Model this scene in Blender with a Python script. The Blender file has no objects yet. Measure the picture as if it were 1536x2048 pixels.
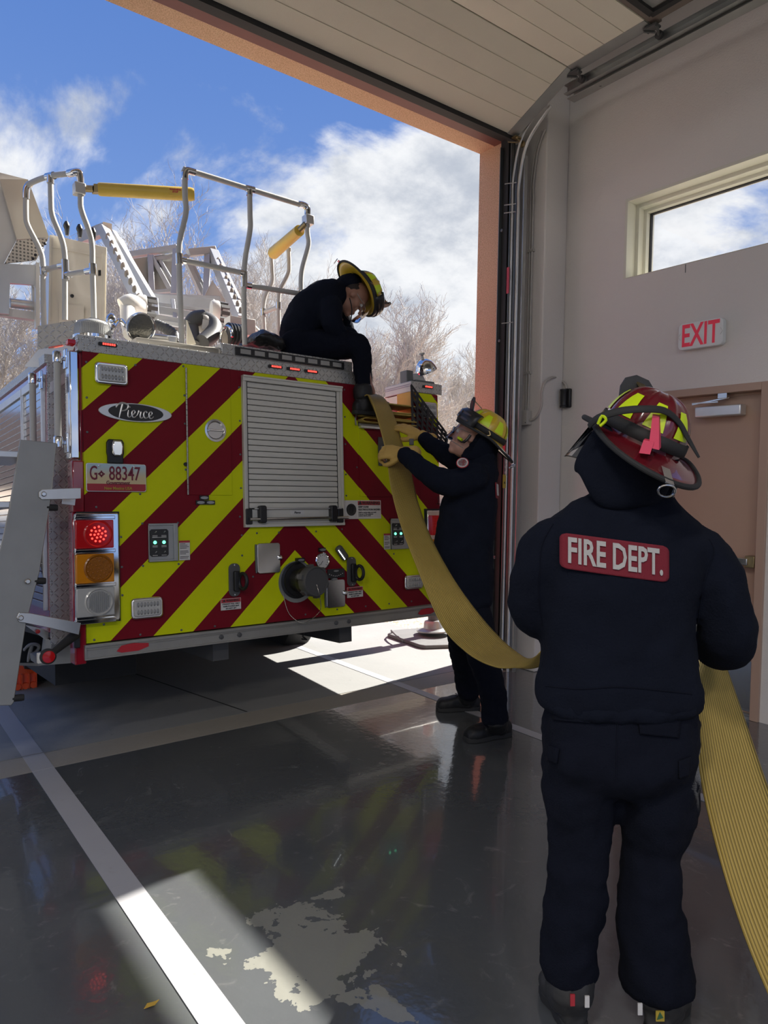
import bpy, math, random
from mathutils import Vector as V, Matrix
random.seed(7)
C = bpy.context.scene.collection
SC = bpy.context.scene
pi = math.pi
# ------------------------------------------------------------------ camera
F = 1431.8; CX = 768.; CY = 1024.; H = 1.47
r_ = V((0.7942554, -0.60736392, 0.01635295)).normalized()
u_ = V((0.01123743, 0.04159476, 0.99907137)).normalized()
w_ = V((0.6074801, 0.79333407, -0.03986207)).normalized()
EYE = V((0, 0, H))
cam = bpy.data.cameras.new('camera'); cam.sensor_fit = 'VERTICAL'; cam.sensor_height = 24
cam.lens = F / 2048 * 24; cam.clip_end = 500
co = bpy.data.objects.new('camera', cam); C.objects.link(co)
co.matrix_world = Matrix(((r_.x, u_.x, -w_.x, 0), (r_.y, u_.y, -w_.y, 0), (r_.z, u_.z, -w_.z, H), (0, 0, 0, 1)))
SC.camera = co

def ray(x, y): return r_ * ((x - CX) / F) - u_ * ((y - CY) / F) + w_
def P(x, y, d): return EYE + ray(x, y) * d                      # a point at viewing distance d
def PX(x, y, X): q = ray(x, y); return EYE + q * (X / q.x)       # on a plane of constant X
def PY(x, y, Y): q = ray(x, y); return EYE + q * (Y / q.y)
def PZ(x, y, Z=0): q = ray(x, y); return EYE + q * ((Z - H) / q.z)
# truck frame: x across, y towards the cab, z up
TR = Matrix(((0.99996912, -0.00695662, 0.00365552), (0.00670569, 0.99788388, 0.06467449), (-0.0040977, -0.06464798, 0.99789972)))
TO = V((1.0056, 3.8282, 0.5342))
TM = Matrix.Translation(TO) @ TR.to_4x4(); TI = TM.inverted()
def T(x, y, c=0.0, ax=1):
    q = ray(x, y); n = TR.col[ax]; t = ((TO - EYE).dot(n) + c) / q.dot(n)
    return TI @ (EYE + q * t)

# ------------------------------------------------------------------ materials
class NG:
    def __init__(s, name):
        s.mat = bpy.data.materials.new(name); s.mat.use_nodes = True; s.nt = s.mat.node_tree
        s.b = s.nt.nodes['Principled BSDF']
    def n(s, t, **k):
        o = s.nt.nodes.new(t)
        for a, v in k.items(): setattr(o, a, v)
        return o
    def lk(s, a, b): s.nt.links.new(a, b)
    def setin(s, sock, v):
        if hasattr(v, 'is_output'): s.lk(v, sock)
        else: sock.default_value = v
    def m(s, op, a, b=0.0, c=0.0):
        o = s.n('ShaderNodeMath', operation=op)
        for i, v in enumerate((a, b, c)): s.setin(o.inputs[i], v)
        return o.outputs[0]
    def mix(s, f, a, b):
        o = s.n('ShaderNodeMix', data_type='RGBA')
        s.setin(o.inputs[0], f); s.setin(o.inputs[6], a if hasattr(a, 'is_output') else (*a, 1)); s.setin(o.inputs[7], b if hasattr(b, 'is_output') else (*b, 1))
        return o.outputs[2]
    def noise(s, scale, detail=3, rough=.5, vec=None, dist=0):
        o = s.n('ShaderNodeTexNoise'); o.inputs['Scale'].default_value = scale; o.inputs['Detail'].default_value = detail
        o.inputs['Roughness'].default_value = rough; o.inputs['Distortion'].default_value = dist
        s.lk(vec if vec is not None else s.obj(), o.inputs['Vector']); return o.outputs[0]
    def obj(s):
        if not hasattr(s, '_o'): s._o = s.n('ShaderNodeTexCoord')
        return s._o.outputs['Object']
    def uv(s):
        if not hasattr(s, '_o'): s._o = s.n('ShaderNodeTexCoord')
        return s._o.outputs['UV']
    def xyz(s, v=None):
        o = s.n('ShaderNodeSeparateXYZ'); s.lk(v if v is not None else s.obj(), o.inputs[0]); return o.outputs
    def ss(s, x, a, b):
        o = s.n('ShaderNodeMapRange', interpolation_type='SMOOTHSTEP')
        s.setin(o.inputs[0], x); o.inputs[1].default_value = a; o.inputs[2].default_value = b
        return o.outputs[0]
    def bump(s, h, st=.3, d=.01):
        o = s.n('ShaderNodeBump'); o.inputs['Strength'].default_value = st; o.inputs['Distance'].default_value = d
        s.lk(h, o.inputs['Height']); s.lk(o.outputs[0], s.b.inputs['Normal'])
    def set(s, col=None, rough=None, metal=None, spec=None, coat=None, sheen=None):
        if col is not None: s.setin(s.b.inputs['Base Color'], col if hasattr(col, 'is_output') else (*col, 1))
        if rough is not None: s.setin(s.b.inputs['Roughness'], rough)
        if metal is not None: s.b.inputs['Metallic'].default_value = metal
        if spec is not None: s.b.inputs['Specular IOR Level'].default_value = spec
        if coat is not None: s.b.inputs['Coat Weight'].default_value = coat
        if sheen is not None: s.b.inputs['Sheen Weight'].default_value = sheen
        return s

def simple(name, col, rough=.5, metal=0, bump=0, bs=60, var=0, vs=8, coat=0, emit=None, es=0, spec=None):
    g = NG(name); c = col
    if var:
        k = g.noise(vs, 4); c = g.mix(k, tuple(x * (1 - var) for x in col), tuple(min(1, x * (1 + var)) for x in col))
    g.set(c, rough, metal, coat=coat, spec=spec)
    if bump: g.bump(g.noise(bs, 3), bump, .004)
    if emit: g.b.inputs['Emission Color'].default_value = (*emit, 1); g.b.inputs['Emission Strength'].default_value = es
    return g.mat

def diamond(name, ax, base=(.50, .49, .46), s=.028):
    g = NG(name); q = g.xyz(); a = q[ax[0]]; b = q[ax[1]]
    u = g.m('DIVIDE', a, s); v = g.m('DIVIDE', b, s)
    cu = g.m('FLOOR', u); cv = g.m('FLOOR', v)
    fu = g.m('SUBTRACT', g.m('SUBTRACT', u, cu), .5); fv = g.m('SUBTRACT', g.m('SUBTRACT', v, cv), .5)
    par = g.m('MODULO', g.m('ABSOLUTE', g.m('ADD', cu, cv)), 2.0)
    sg = g.m('SUBTRACT', g.m('MULTIPLY', par, 2.0), 1.0)
    fv2 = g.m('MULTIPLY', fv, sg)
    p1 = g.m('MULTIPLY', g.m('ADD', fu, fv2), .7071); p2 = g.m('MULTIPLY', g.m('SUBTRACT', fu, fv2), .7071)
    e = g.m('ADD', g.m('POWER', g.m('ABSOLUTE', g.m('DIVIDE', p1, .5)), 2.0), g.m('POWER', g.m('ABSOLUTE', g.m('DIVIDE', p2, .13)), 2.0))
    h = g.m('SUBTRACT', 1.0, g.ss(e, .3, 1.15))
    g.set(g.mix(h, base, tuple(min(1, x * 1.35) for x in base)), g.m('SUBTRACT', .42, g.m('MULTIPLY', h, .15)), .65)
    g.bump(h, 1.0, .006); return g.mat

def chevron(name):
    g = NG(name); q = g.xyz(); x = q[0]; z = q[2]
    xm = g.m('SUBTRACT', 1.262, g.m('ABSOLUTE', g.m('SUBTRACT', x, 1.262)))
    k = g.m('DIVIDE', g.m('SUBTRACT', 1.506 + .443 * 8, g.m('SUBTRACT', z, g.m('MULTIPLY', xm, .972))), .443)
    fr = g.m('FRACT', k); y = g.m('LESS_THAN', fr, .5)
    n = g.noise(3, 3); lime = g.mix(n, (.55, .60, .004), (.66, .72, .005)); red = g.mix(n, (.16, .006, .014), (.20, .008, .017))
    # fine honeycomb of the reflective sheeting
    hx = g.n('ShaderNodeTexVoronoi'); hx.inputs['Scale'].default_value = 260; g.lk(g.obj(), hx.inputs['Vector'])
    g.set(g.mix(y, red, lime), .42, 0, spec=.13); g.bump(hx.outputs['Distance'], .08, .001); return g.mat

M = {}
M['chev'] = chevron('chevron_sheeting')
M['dp_xz'] = diamond('diamond_plate_rear', (0, 2)); M['dp_yz'] = diamond('diamond_plate_side', (1, 2)); M['dp_xy'] = diamond('diamond_plate_deck', (0, 1))
M['alu'] = simple('brushed_aluminium', (.34, .33, .30), .42, .6, .15, 40, .15, 6)
M['alu_l'] = simple('bright_aluminium', (.72, .71, .68), .35, .7, .1, 40, .1, 9)
M['chrome'] = simple('chrome', (.8, .8, .8), .07, 1)
M['steel'] = simple('stainless_steel', (.62, .61, .59), .22, 1)
M['slat'] = simple('satin_anodised_slats', (.62, .60, .53), .5, .15, .05, 30, .05, 3)
M['pipe'] = simple('ribbed_grey_rail', (.46, .45, .42), .6, .1, .2, 60)
M['beige'] = simple('cream_enamel', (.66, .61, .50), .3, 0, 0, 5, .05, 2, coat=.3)
M['white'] = simple('white_enamel', (.66, .65, .61), .35, 0, 0, 5, .05, 3)
M['black'] = simple('black_plastic', (.012, .012, .013), .38)
M['rubber'] = simple('black_rubber', (.02, .02, .02), .75)
M['dkgrey'] = simple('dark_grey_casting', (.09, .09, .09), .5, .2, .1)
M['grey'] = simple('grey_plastic', (.075, .075, .074), .5)
M['redpaint'] = simple('truck_red_paint', (.30, .008, .02), .12, 0, coat=1)
M['maroon'] = simple('maroon_primer_steel', (.16, .055, .045), .6, 0, .1, 30, .15)
M['gold'] = simple('gold_reflective_strip', (.62, .38, .05), .4, .2, .1, 30, .2, 9)
M['reflred'] = simple('red_reflector', (.45, .01, .02), .25)
M['redlens'] = simple('lit_red_lens', (.24, .005, .008), .1, emit=(1, .02, .02), es=.07)
M['redled'] = simple('lit_red_led', (.8, .05, .05), .3, emit=(1, .05, .035), es=3.2)
M['darkred'] = simple('unlit_red_lens', (.25, .005, .01), .12)
M['amber'] = simple('amber_lens', (.62, .22, .008), .12)
M['ambd'] = simple('amber_reflector_cells', (.30, .10, .005), .2)
M['clear'] = simple('clear_lens', (.46, .46, .44), .16, .1)
M['pink_'] = None; del M['pink_']
M['ladder'] = simple('weathered_ladder_aluminium', (.40, .41, .42), .42, .35, .1, 40, .15, 9)
M['plateink'] = simple('plate_maroon', (.16, .01, .03), .5)
M['cleard'] = simple('lens_cells', (.33, .33, .32), .25, .4)
M['whiteled'] = simple('lit_white_led', (.9, .95, 1), .3, emit=(.9, .97, 1), es=4)
M['green'] = simple('lit_green_led', (.1, .9, .4), .3, emit=(.15, 1, .5), es=2.5)
M['label'] = simple('label_white', (.62, .60, .57), .5)
M['ink'] = simple('label_ink', (.03, .03, .03), .6)
M['redink'] = simple('label_red', (.42, .03, .04), .5)
M['navy'] = simple('navy_cloth', (.0060, .0080, .0155), .97, 0, .5, 160, .25, 12, spec=.15)
M['navyp'] = simple('navy_twill', (.0052, .0066, .0130), .97, 0, .5, 220, .25, 9, spec=.15)
M['skin'] = simple('skin', (.46, .25, .18), .55, 0, .1, 80, .1, 20)
M['skind'] = simple('tanned_skin', (.36, .18, .12), .55, 0, .1, 80, .1, 20)
M['hair'] = simple('short_dark_hair', (.03, .02, .015), .8, 0, .6, 200)
M['glove'] = simple('yellow_leather', (.52, .33, .08), .7, 0, .35, 70, .15, 12)
M['boot'] = simple('black_boot_leather', (.008, .008, .009), .6, 0, .3, 60)
M['boot2'] = simple('worn_grey_boot_leather', (.035, .034, .033), .6, 0, .3, 60, .3, 20)
M['patchred'] = simple('embroidered_red', (.19, .010, .022), .8, 0, .3, 300)
M['patchwhite'] = simple('embroidered_white', (.48, .46, .44), .8, 0, .3, 300)
M['helred'] = simple('helmet_red', (.125, .008, .014), .22, 0, .05, 20, .1, 6, coat=.6)
M['helyel'] = simple('helmet_yellow', (.62, .42, .03), .3, 0, .05, 20, .1, 6, coat=.3)
M['fluo'] = simple('fluorescent_sticker', (.62, .80, .01), .35)
M['pink'] = simple('pink_wedge', (.72, .06, .12), .5)
M['brass'] = simple('brass_fitting', (.35, .27, .14), .35, .9)
M['tree'] = simple('bare_bark', (.50, .46, .42), .9)
M['tan'] = simple('tan_building', (.55, .40, .30), .9)
M['orange'] = simple('orange_plastic', (.75, .09, .02), .45)
M['conduit'] = simple('painted_conduit', (.45, .42, .38), .5)
M['galv'] = simple('galvanised_steel', (.36, .37, .36), .4, .7, .1, 30, .2, 5)
M['dgalv'] = simple('dark_galvanised_steel', (.16, .17, .165), .45, .6, .1, 30, .2, 5)
M['doorleaf'] = simple('tan_painted_steel', (.42, .285, .21), .5, 0, .1, 60, .04, 3)
M['frame_w'] = simple('cream_window_frame', (.66, .64, .54), .5)
M['ohd'] = simple('cream_door_panel', (.68, .64, .53), .5, 0, .3, 400, .05, 2)
M['exitw'] = simple('exit_sign_white', (.74, .75, .72), .5)
M['exitr'] = simple('exit_letter_red', (.62, .03, .06), .4, emit=(1, .03, .06), es=.12)
M['tagy'] = simple('yellow_tag', (.45, .32, .04), .6)
M['pad'] = simple('grey_composite_pad', (.13, .13, .127), .7, 0, .2, 40, .2, 8)

def glassmat():
    g = NG('window_glass'); g.set((1, 1, 1), 0.0); g.b.inputs['Transmission Weight'].default_value = 1; g.b.inputs['IOR'].default_value = 1.05
    nt = g.nt; tr = nt.nodes.new('ShaderNodeBsdfTransparent'); gl = nt.nodes.new('ShaderNodeBsdfGlossy'); gl.inputs['Roughness'].default_value = .02
    mx = nt.nodes.new('ShaderNodeMixShader'); fr = nt.nodes.new('ShaderNodeFresnel'); fr.inputs[0].default_value = 1.3
    nt.links.new(fr.outputs[0], mx.inputs[0]); nt.links.new(tr.outputs[0], mx.inputs[1]); nt.links.new(gl.outputs[0], mx.inputs[2])
    nt.links.new(mx.outputs[0], nt.nodes['Material Output'].inputs[0]); return g.mat
M['glass'] = glassmat()

def wallmat():
    g = NG('wall_paint'); a = g.noise(90, 4, .6); b = g.noise(1.2, 3)
    g.set(g.mix(b, (.66, .615, .575), (.71, .67, .63)), .75, 0, spec=.25); g.bump(a, .45, .006); return g.mat
M['wall'] = wallmat()
def stucco():
    g = NG('orange_stucco'); a = g.noise(130, 5, .7); b = g.noise(2, 3)
    g.set(g.mix(g.ss(a, .35, .6), (.50, .30, .165), (.74, .49, .32)), .9); g.bump(a, .7, .01); return g.mat
M['stucco'] = stucco()
def floormat():
    g = NG('grey_floor_paint'); q = g.xyz(); n1 = g.noise(1.7, 5, .6); n2 = g.noise(9, 5, .65, dist=1.2); fine = g.noise(60, 3)
    col = g.mix(n1, (.068, .074, .079), (.098, .103, .105)); col = g.mix(g.ss(n2, .58, .8), col, (.165, .165, .162))
    # chipped paint, an area round the point seen below the stripe
    dx = g.m('SUBTRACT', q[0], 1.16); dy = g.m('SUBTRACT', q[1], 1.86)
    dd = g.m('SQRT', g.m('ADD', g.m('MULTIPLY', dx, dx), g.m('MULTIPLY', g.m('MULTIPLY', dy, dy), .55)))
    chip = g.m('SUBTRACT', g.noise(4.6, 5, .62, dist=.3), g.m('MULTIPLY', dd, 1.0))
    cm = g.ss(chip, .325, .335)
    col = g.mix(cm, col, (.20, .198, .165))
    g.set(col, g.m('ADD', .045, g.m('ADD', g.m('MULTIPLY', n2, .13), g.m('MULTIPLY', cm, .4))), 0, spec=.8, coat=.5)
    g.bump(g.m('ADD', g.m('MULTIPLY', g.noise(26, 2), .8), g.m('MULTIPLY', fine, .25)), .12, .01); return g.mat
M['floor'] = floormat()
def concrete(name, a, b):
    g = NG(name); n1 = g.noise(1.5, 6, .65); n2 = g.noise(22, 5, .7); v = g.noise(7, 2)
    col = g.mix(n1, a, b); col = g.mix(g.ss(n2, .62, .75), col, tuple(x * .62 for x in a))
    g.set(col, .75); g.bump(n2, .25, .006); return g.mat
M['apron'] = concrete('apron_concrete', (.19, .19, .185), (.265, .262, .25))
M['sill'] = concrete('threshold_concrete', (.22, .20, .17), (.33, .30, .25))
def paintline():
    g = NG('white_line_paint'); n = g.noise(14, 6, .7, dist=.5); s = g.noise(3, 3)
    c = g.mix(s, (.31, .305, .315), (.38, .375, .38)); c = g.mix(g.ss(n, .60, .75), c, (.30, .29, .27)); g.set(c, .5); return g.mat
M['line'] = paintline()
def gravel():
    g = NG('gravel'); v = g.n('ShaderNodeTexVoronoi'); v.inputs['Scale'].default_value = 26; g.lk(g.obj(), v.inputs['Vector'])
    h = g.xyz(v.outputs['Color']); g.set(g.mix(h[0], (.30, .22, .15), (.70, .60, .48)), .9); g.bump(g.m('SUBTRACT', 1.0, v.outputs['Distance']), 1, .02); return g.mat
M['gravel'] = gravel()
def hosemat(name, a, b, ribs, dirt=True):
    g = NG(name); q = g.xyz(g.uv()); r = g.m('SINE', g.m('MULTIPLY', q[0], 6.2832 * ribs))
    n = g.noise(7, 5, .65); n2 = g.noise(2.2, 4)
    c = g.mix(n, a, b)
    if dirt: c = g.mix(g.ss(n2, .58, .75), c, tuple(x * .55 for x in a))
    c = g.mix(g.ss(r, -.95, -.3), tuple(x * .45 for x in a), c)
    g.set(c, .6); g.bump(r, .5, .003); return g.mat
M['hose'] = hosemat('yellow_rubber_hose', (.38, .26, .048), (.50, .355, .085), 22)
M['vinyl'] = simple('yellow_vinyl_padding', (.62, .42, .06), .45, 0, .3, 30, .1, 6)
def plateM():
    g = NG('licence_plate_face'); q = g.xyz(); z = g.m('DIVIDE', g.m('SUBTRACT', q[2], .872), .148)
    c = g.mix(g.ss(z, .45, .95), (.62, .50, .28), (.42, .56, .62)); c = g.mix(g.m('LESS_THAN', z, .27), c, (.36, .02, .03)); g.set(c, .4); return g.mat
M['plate'] = plateM()
def mesh_perf():
    g = NG('perforated_white_sheet'); q = g.xyz(); s = .022
    u = g.m('SUBTRACT', g.m('FRACT', g.m('DIVIDE', q[0], s)), .5); v = g.m('SUBTRACT', g.m('FRACT', g.m('DIVIDE', q[2], s)), .5)
    d = g.m('SQRT', g.m('ADD', g.m('MULTIPLY', u, u), g.m('MULTIPLY', v, v)))
    g.set(g.mix(g.m('LESS_THAN', d, .3), (.6, .55, .46), (.16, .15, .13)), .5); return g.mat
M['perf'] = mesh_perf()

# ------------------------------------------------------------------ mesh builder
def basis(d, up=V((0, 0, 1))):
    d = d.normalized(); a = d.cross(up)
    if a.length < 1e-4: a = d.cross(V((1, 0, 0)))
    a.normalize(); return a, d, a.cross(d).normalized()
def crom(pts, n):
    P_ = [pts[0]] + list(pts) + [pts[-1]]; out = []
    for i in range(1, len(P_) - 2):
        p0, p1, p2, p3 = P_[i - 1:i + 3]
        for k in range(n):
            t = k / n; a = [0.5 * (2 * p1[j] + (p2[j] - p0[j]) * t + (2 * p0[j] - 5 * p1[j] + 4 * p2[j] - p3[j]) * t * t + (3 * p1[j] - p0[j] - 3 * p2[j] + p3[j]) * t ** 3) for j in range(len(p1))]
            out.append(a)
    out.append(list(pts[-1])); return out
class MB:
    def __init__(s): s.v = []; s.f = []; s.uv = None
    def add(s, vs, fs):
        b = len(s.v); s.v += [V(p) for p in vs]; s.f += [tuple(b + i for i in f) for f in fs]; return s
    def box(s, a, b):
        x0, y0, z0 = a; x1, y1, z1 = b
        return s.add([(x0, y0, z0), (x1, y0, z0), (x1, y1, z0), (x0, y1, z0), (x0, y0, z1), (x1, y0, z1), (x1, y1, z1), (x0, y1, z1)],
                     [(0, 3, 2, 1), (4, 5, 6, 7), (0, 1, 5, 4), (1, 2, 6, 5), (2, 3, 7, 6), (3, 0, 4, 7)])
    def hexa(s, lo, hi):           # two quads of corners
        return s.add(list(lo) + list(hi), [(0, 3, 2, 1), (4, 5, 6, 7), (0, 1, 5, 4), (1, 2, 6, 5), (2, 3, 7, 6), (3, 0, 4, 7)])
    def obox(s, c, a, b, d):
        c, a, b, d = V(c), V(a), V(b), V(d)
        return s.hexa([c - a - b - d, c + a - b - d, c + a + b - d, c - a + b - d], [c - a - b + d, c + a - b + d, c + a + b + d, c - a + b + d])
    def bar(s, p0, p1, w, h, up=V((0, 0, 1))):
        p0, p1 = V(p0), V(p1); a, d, b = basis(p1 - p0, V(up))
        return s.obox((p0 + p1) / 2, a * w / 2, (p1 - p0) / 2, b * h / 2)
    def prism(s, poly, y0, y1, f=None):   # poly in (x,z) extruded in y
        f = f or (lambda x, z, y: (x, y, z)); n = len(poly)
        return s.add([f(x, z, y0) for x, z in poly] + [f(x, z, y1) for x, z in poly],
                     [tuple(range(n)), tuple(range(2 * n - 1, n - 1, -1))] + [(i, i + n, (i + 1) % n + n, (i + 1) % n) for i in range(n)])
    def plate(s, pts, off):               # polygon with thickness
        pts = [V(p) for p in pts]; off = V(off); n = len(pts)
        return s.add(pts + [p + off for p in pts], [tuple(range(n)), tuple(range(2 * n - 1, n - 1, -1))] + [(i, i + n, (i + 1) % n + n, (i + 1) % n) for i in range(n)])
    def tube(s, pts, r, n=10, sub=0, flat=1.0, fax=None, cap=True):
        rs = r if isinstance(r, (list, tuple)) else [r] * len(pts)
        q = [tuple(p) + (rr,) for p, rr in zip(pts, rs)]
        if sub: q = crom(q, sub)
        pts = [V(p[:3]) for p in q]; rs = [max(1e-4, p[3]) for p in q]
        d0 = (pts[1] - pts[0]).normalized()
        if fax is not None: a = V(fax)
        else: a = basis(d0)[0]
        rings = []; N = len(pts)
        for i in range(N):
            d = (pts[min(i + 1, N - 1)] - pts[max(i - 1, 0)]).normalized()
            a = (a - d * a.dot(d))
            if a.length < 1e-5: a = basis(d)[0]
            a.normalize(); b = d.cross(a)
            rings.append([pts[i] + (a * math.cos(2 * pi * k / n) * flat + b * math.sin(2 * pi * k / n)) * rs[i] for k in range(n)])
        base = len(s.v)
        for rg in rings: s.v += rg
        for i in range(N - 1):
            for k in range(n):
                a0 = base + i * n + k; a1 = base + i * n + (k + 1) % n
                s.f.append((a0, a1, a1 + n, a0 + n))
        if cap:
            s.f.append(tuple(base + k for k in range(n - 1, -1, -1))); s.f.append(tuple(base + (N - 1) * n + k for k in range(n)))
        return s
    def limb(s, pts, r, n=16, sub=3, flat=1.0, fax=None):   # tube with rounded ends
        pts = [V(p) for p in pts]; r = list(r)
        d0 = (pts[0] - pts[1]).normalized(); d1 = (pts[-1] - pts[-2]).normalized()
        return s.tube([pts[0] + d0 * r[0] * .75] + [pts[0] + d0 * r[0] * .5] + pts + [pts[-1] + d1 * r[-1] * .5, pts[-1] + d1 * r[-1] * .75], [r[0] * .3, r[0] * .78] + r + [r[-1] * .78, r[-1] * .3], n, sub, flat, fax)
    def loft(s, secs, n=28, sub=3, pw=2.3):    # (centre, half-axis a, half-axis b)
        q = [tuple(c) + tuple(a) + tuple(b) for c, a, b in secs]
        q = crom(q, sub) if sub else q; N = len(q); base = len(s.v)
        for e in q:
            c, a, b = V(e[:3]), V(e[3:6]), V(e[6:9])
            for k in range(n):
                t = 2 * pi * k / n; ct, st = math.cos(t), math.sin(t)
                s.v.append(c + a * math.copysign(abs(ct) ** (2 / pw), ct) + b * math.copysign(abs(st) ** (2 / pw), st))
        for i in range(N - 1):
            for k in range(n):
                a0 = base + i * n + k; a1 = base + i * n + (k + 1) % n
                s.f.append((a0, a1, a1 + n, a0 + n))
        s.f.append(tuple(base + k for k in range(n - 1, -1, -1))); s.f.append(tuple(base + (N - 1) * n + k for k in range(n)))
        return s
    def lathe(s, prof, o, ax, n=24, up=V((0, 0, 1))):   # prof = (radius, height) from o along ax
        o = V(o); a, d, b = basis(V(ax), V(up)); base = len(s.v); N = len(prof)
        for r, h in prof:
            for k in range(n):
                t = 2 * pi * k / n; s.v.append(o + d * h + (a * math.cos(t) + b * math.sin(t)) * max(r, 1e-4))
        for i in range(N - 1):
            for k in range(n):
                a0 = base + i * n + k; a1 = base + i * n + (k + 1) % n; s.f.append((a0, a1, a1 + n, a0 + n))
        s.f.append(tuple(base + k for k in range(n - 1, -1, -1))); s.f.append(tuple(base + (N - 1) * n + k for k in range(n)))
        return s
    def ell(s, c, a, b, d, n=16, m=10):
        c, a, b, d = V(c), V(a), V(b), V(d); base = len(s.v)
        s.v.append(c - d)
        for i in range(1, m):
            t = -pi / 2 + pi * i / m
            for k in range(n):
                p = 2 * pi * k / n; s.v.append(c + (a * math.cos(p) + b * math.sin(p)) * math.cos(t) + d * math.sin(t))
        s.v.append(c + d); top = len(s.v) - 1
        for k in range(n):
            s.f.append((base, base + 1 + (k + 1) % n, base + 1 + k)); s.f.append((top, top - n + k, top - n + (k + 1) % n))
        for i in range(m - 2):
            for k in range(n):
                a0 = base + 1 + i * n + k; a1 = base + 1 + i * n + (k + 1) % n; s.f.append((a0, a1, a1 + n, a0 + n))
        return s
    def grid(s, rows, th=None):     # rows of points -> sheet (u across, v along), optional thickness vector list
        nr, nc = len(rows), len(rows[0]); base = len(s.v); s.uv = s.uv or {}
        for i, rw in enumerate(rows):
            for j, p in enumerate(rw): s.uv[len(s.v)] = (j / (nc - 1), i / (nr - 1)); s.v.append(V(p))
        for i in range(nr - 1):
            for j in range(nc - 1):
                a = base + i * nc + j; s.f.append((a, a + 1, a + nc + 1, a + nc))
        return s
WM = {}
def obj(name, mb, mat, parent=None, space=None, bevel=0, sharp=35, flat=False):
    W = WM.get(parent.name, Matrix.Identity(4)) if parent else Matrix.Identity(4)
    A = W.inverted() @ (space if space is not None else Matrix.Identity(4))
    me = bpy.data.meshes.new(name); me.from_pydata([A @ p for p in mb.v], [], mb.f); me.update()
    if mb.uv:
        l = me.uv_layers.new(name='UVMap')
        for lp in me.loops: l.data[lp.index].uv = mb.uv.get(lp.vertex_index, (0, 0))
    me.materials.append(M[mat] if isinstance(mat, str) else mat)
    if not flat:
        me.polygons.foreach_set('use_smooth', [True] * len(me.polygons)); me.set_sharp_from_angle(angle=math.radians(sharp))
    o = bpy.data.objects.new(name, me); C.objects.link(o)
    if parent: o.parent = parent; WM[o.name] = W
    if bevel:
        b = o.modifiers.new('bevel', 'BEVEL'); b.width = bevel; b.segments = 2; b.limit_method = 'ANGLE'; b.angle_limit = .7
    return o
def tag(o, label=None, cat=None, group=None, kind=None):
    if label: o['label'] = label
    if cat: o['category'] = cat
    if group: o['group'] = group
    if kind: o['kind'] = kind
    return o
def thing(name, label, cat, loc=(0, 0, 0), mw=None, group=None):
    o = bpy.data.objects.new(name, None); C.objects.link(o); o.empty_display_size = .1
    o.matrix_world = mw if mw is not None else Matrix.Translation(V(loc)); WM[o.name] = (mw if mw is not None else Matrix.Translation(V(loc))).copy()
    return tag(o, label, cat, group)
def struct(name, mb, mat, parent=None, **k): return tag(obj(name, mb, mat, parent, **k), kind='structure')
def text(name, body, size, mat, parent, o, ax, ay, depth=.0015, sx=1., align='CENTER', bold=0., shear=0., space=None, sub=0):
    """lettering lying on the plane with axes ax (reading direction) and ay (up)"""
    cu = bpy.data.curves.new(name, 'FONT'); cu.body = body; cu.size = size; cu.align_x = align; cu.align_y = 'CENTER'
    cu.extrude = depth; cu.offset = bold; cu.shear = shear; cu.resolution_u = 3
    tmp = bpy.data.objects.new(name + '_t', cu); C.objects.link(tmp)
    dg = bpy.context.evaluated_depsgraph_get(); me0 = bpy.data.meshes.new_from_object(tmp.evaluated_get(dg))
    ax, ay, o = V(ax).normalized(), V(ay).normalized(), V(o); az = ax.cross(ay)
    mb = MB(); mb.add([o + ax * (v.co.x * sx) + ay * v.co.y + az * v.co.z for v in me0.vertices], [tuple(p.vertices) for p in me0.polygons])
    bpy.data.objects.remove(tmp); bpy.data.curves.remove(cu); bpy.data.meshes.remove(me0)
    return obj(name, mb, mat, parent, space=space, flat=True)
def rounded(x0, x1, z0, z1, r, n=5):
    o = []
    for cx, cz, a0 in ((x1 - r, z1 - r, 0), (x0 + r, z1 - r, 90), (x0 + r, z0 + r, 180), (x1 - r, z0 + r, 270)):
        for k in range(n + 1):
            a = math.radians(a0 + 90 * k / n); o.append((cx + r * math.cos(a), cz + r * math.sin(a)))
    return o
FILL_POWER = 120  # power of the fill lamps added to brighten the hall
# ------------------------------------------------------------------ setting
XW = 4.62; YI = 4.0; YO = 4.22; XJ = 4.2; ZH = 4.17
b = MB().box((-7, -6, -.2), (XW + .25, 3.85, 0)); struct('floor', b, 'floor')
b = MB().box((-7, 3.85, -.2), (XW + .25, 4.085, .001)); struct('trim_1', b, 'sill')['label'] = 'bare concrete threshold strip under the big door'
b = MB().box((-14, 4.095, -.2), (4.6, 30, 0)); b2 = MB().box((-14, 4.085, -.2), (4.6, 4.095, -.012)); struct('ground', b, 'apron')['label'] = 'sunlit concrete apron outside'
struct('trim_2', b2, 'rubber')['label'] = 'dark joint between threshold and apron'
b = MB()
for a_, c_ in (((2.06, 4.1), (1.62, 6.1)), ((1.62, 6.1), (.9, 9.5))):
    b.plate([(a_[0], a_[1], .0006), (a_[0] + .012, a_[1], .0006), (c_[0] + .012, c_[1], .0006), (c_[0], c_[1], .0006)], (0, 0, .0006))
struct('trim_3', b, 'rubber')['label'] = 'thin dark saw-cut joint in the apron'
b = MB().box((4.6, 4.3, -.25), (40, 60, -.02)); b.box((-14, 30, -.25), (4.6, 60, -.02)); tag(obj('gravel', b, 'gravel'), 'tan gravel bed beyond the concrete apron', 'gravel', kind='stuff')
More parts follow.
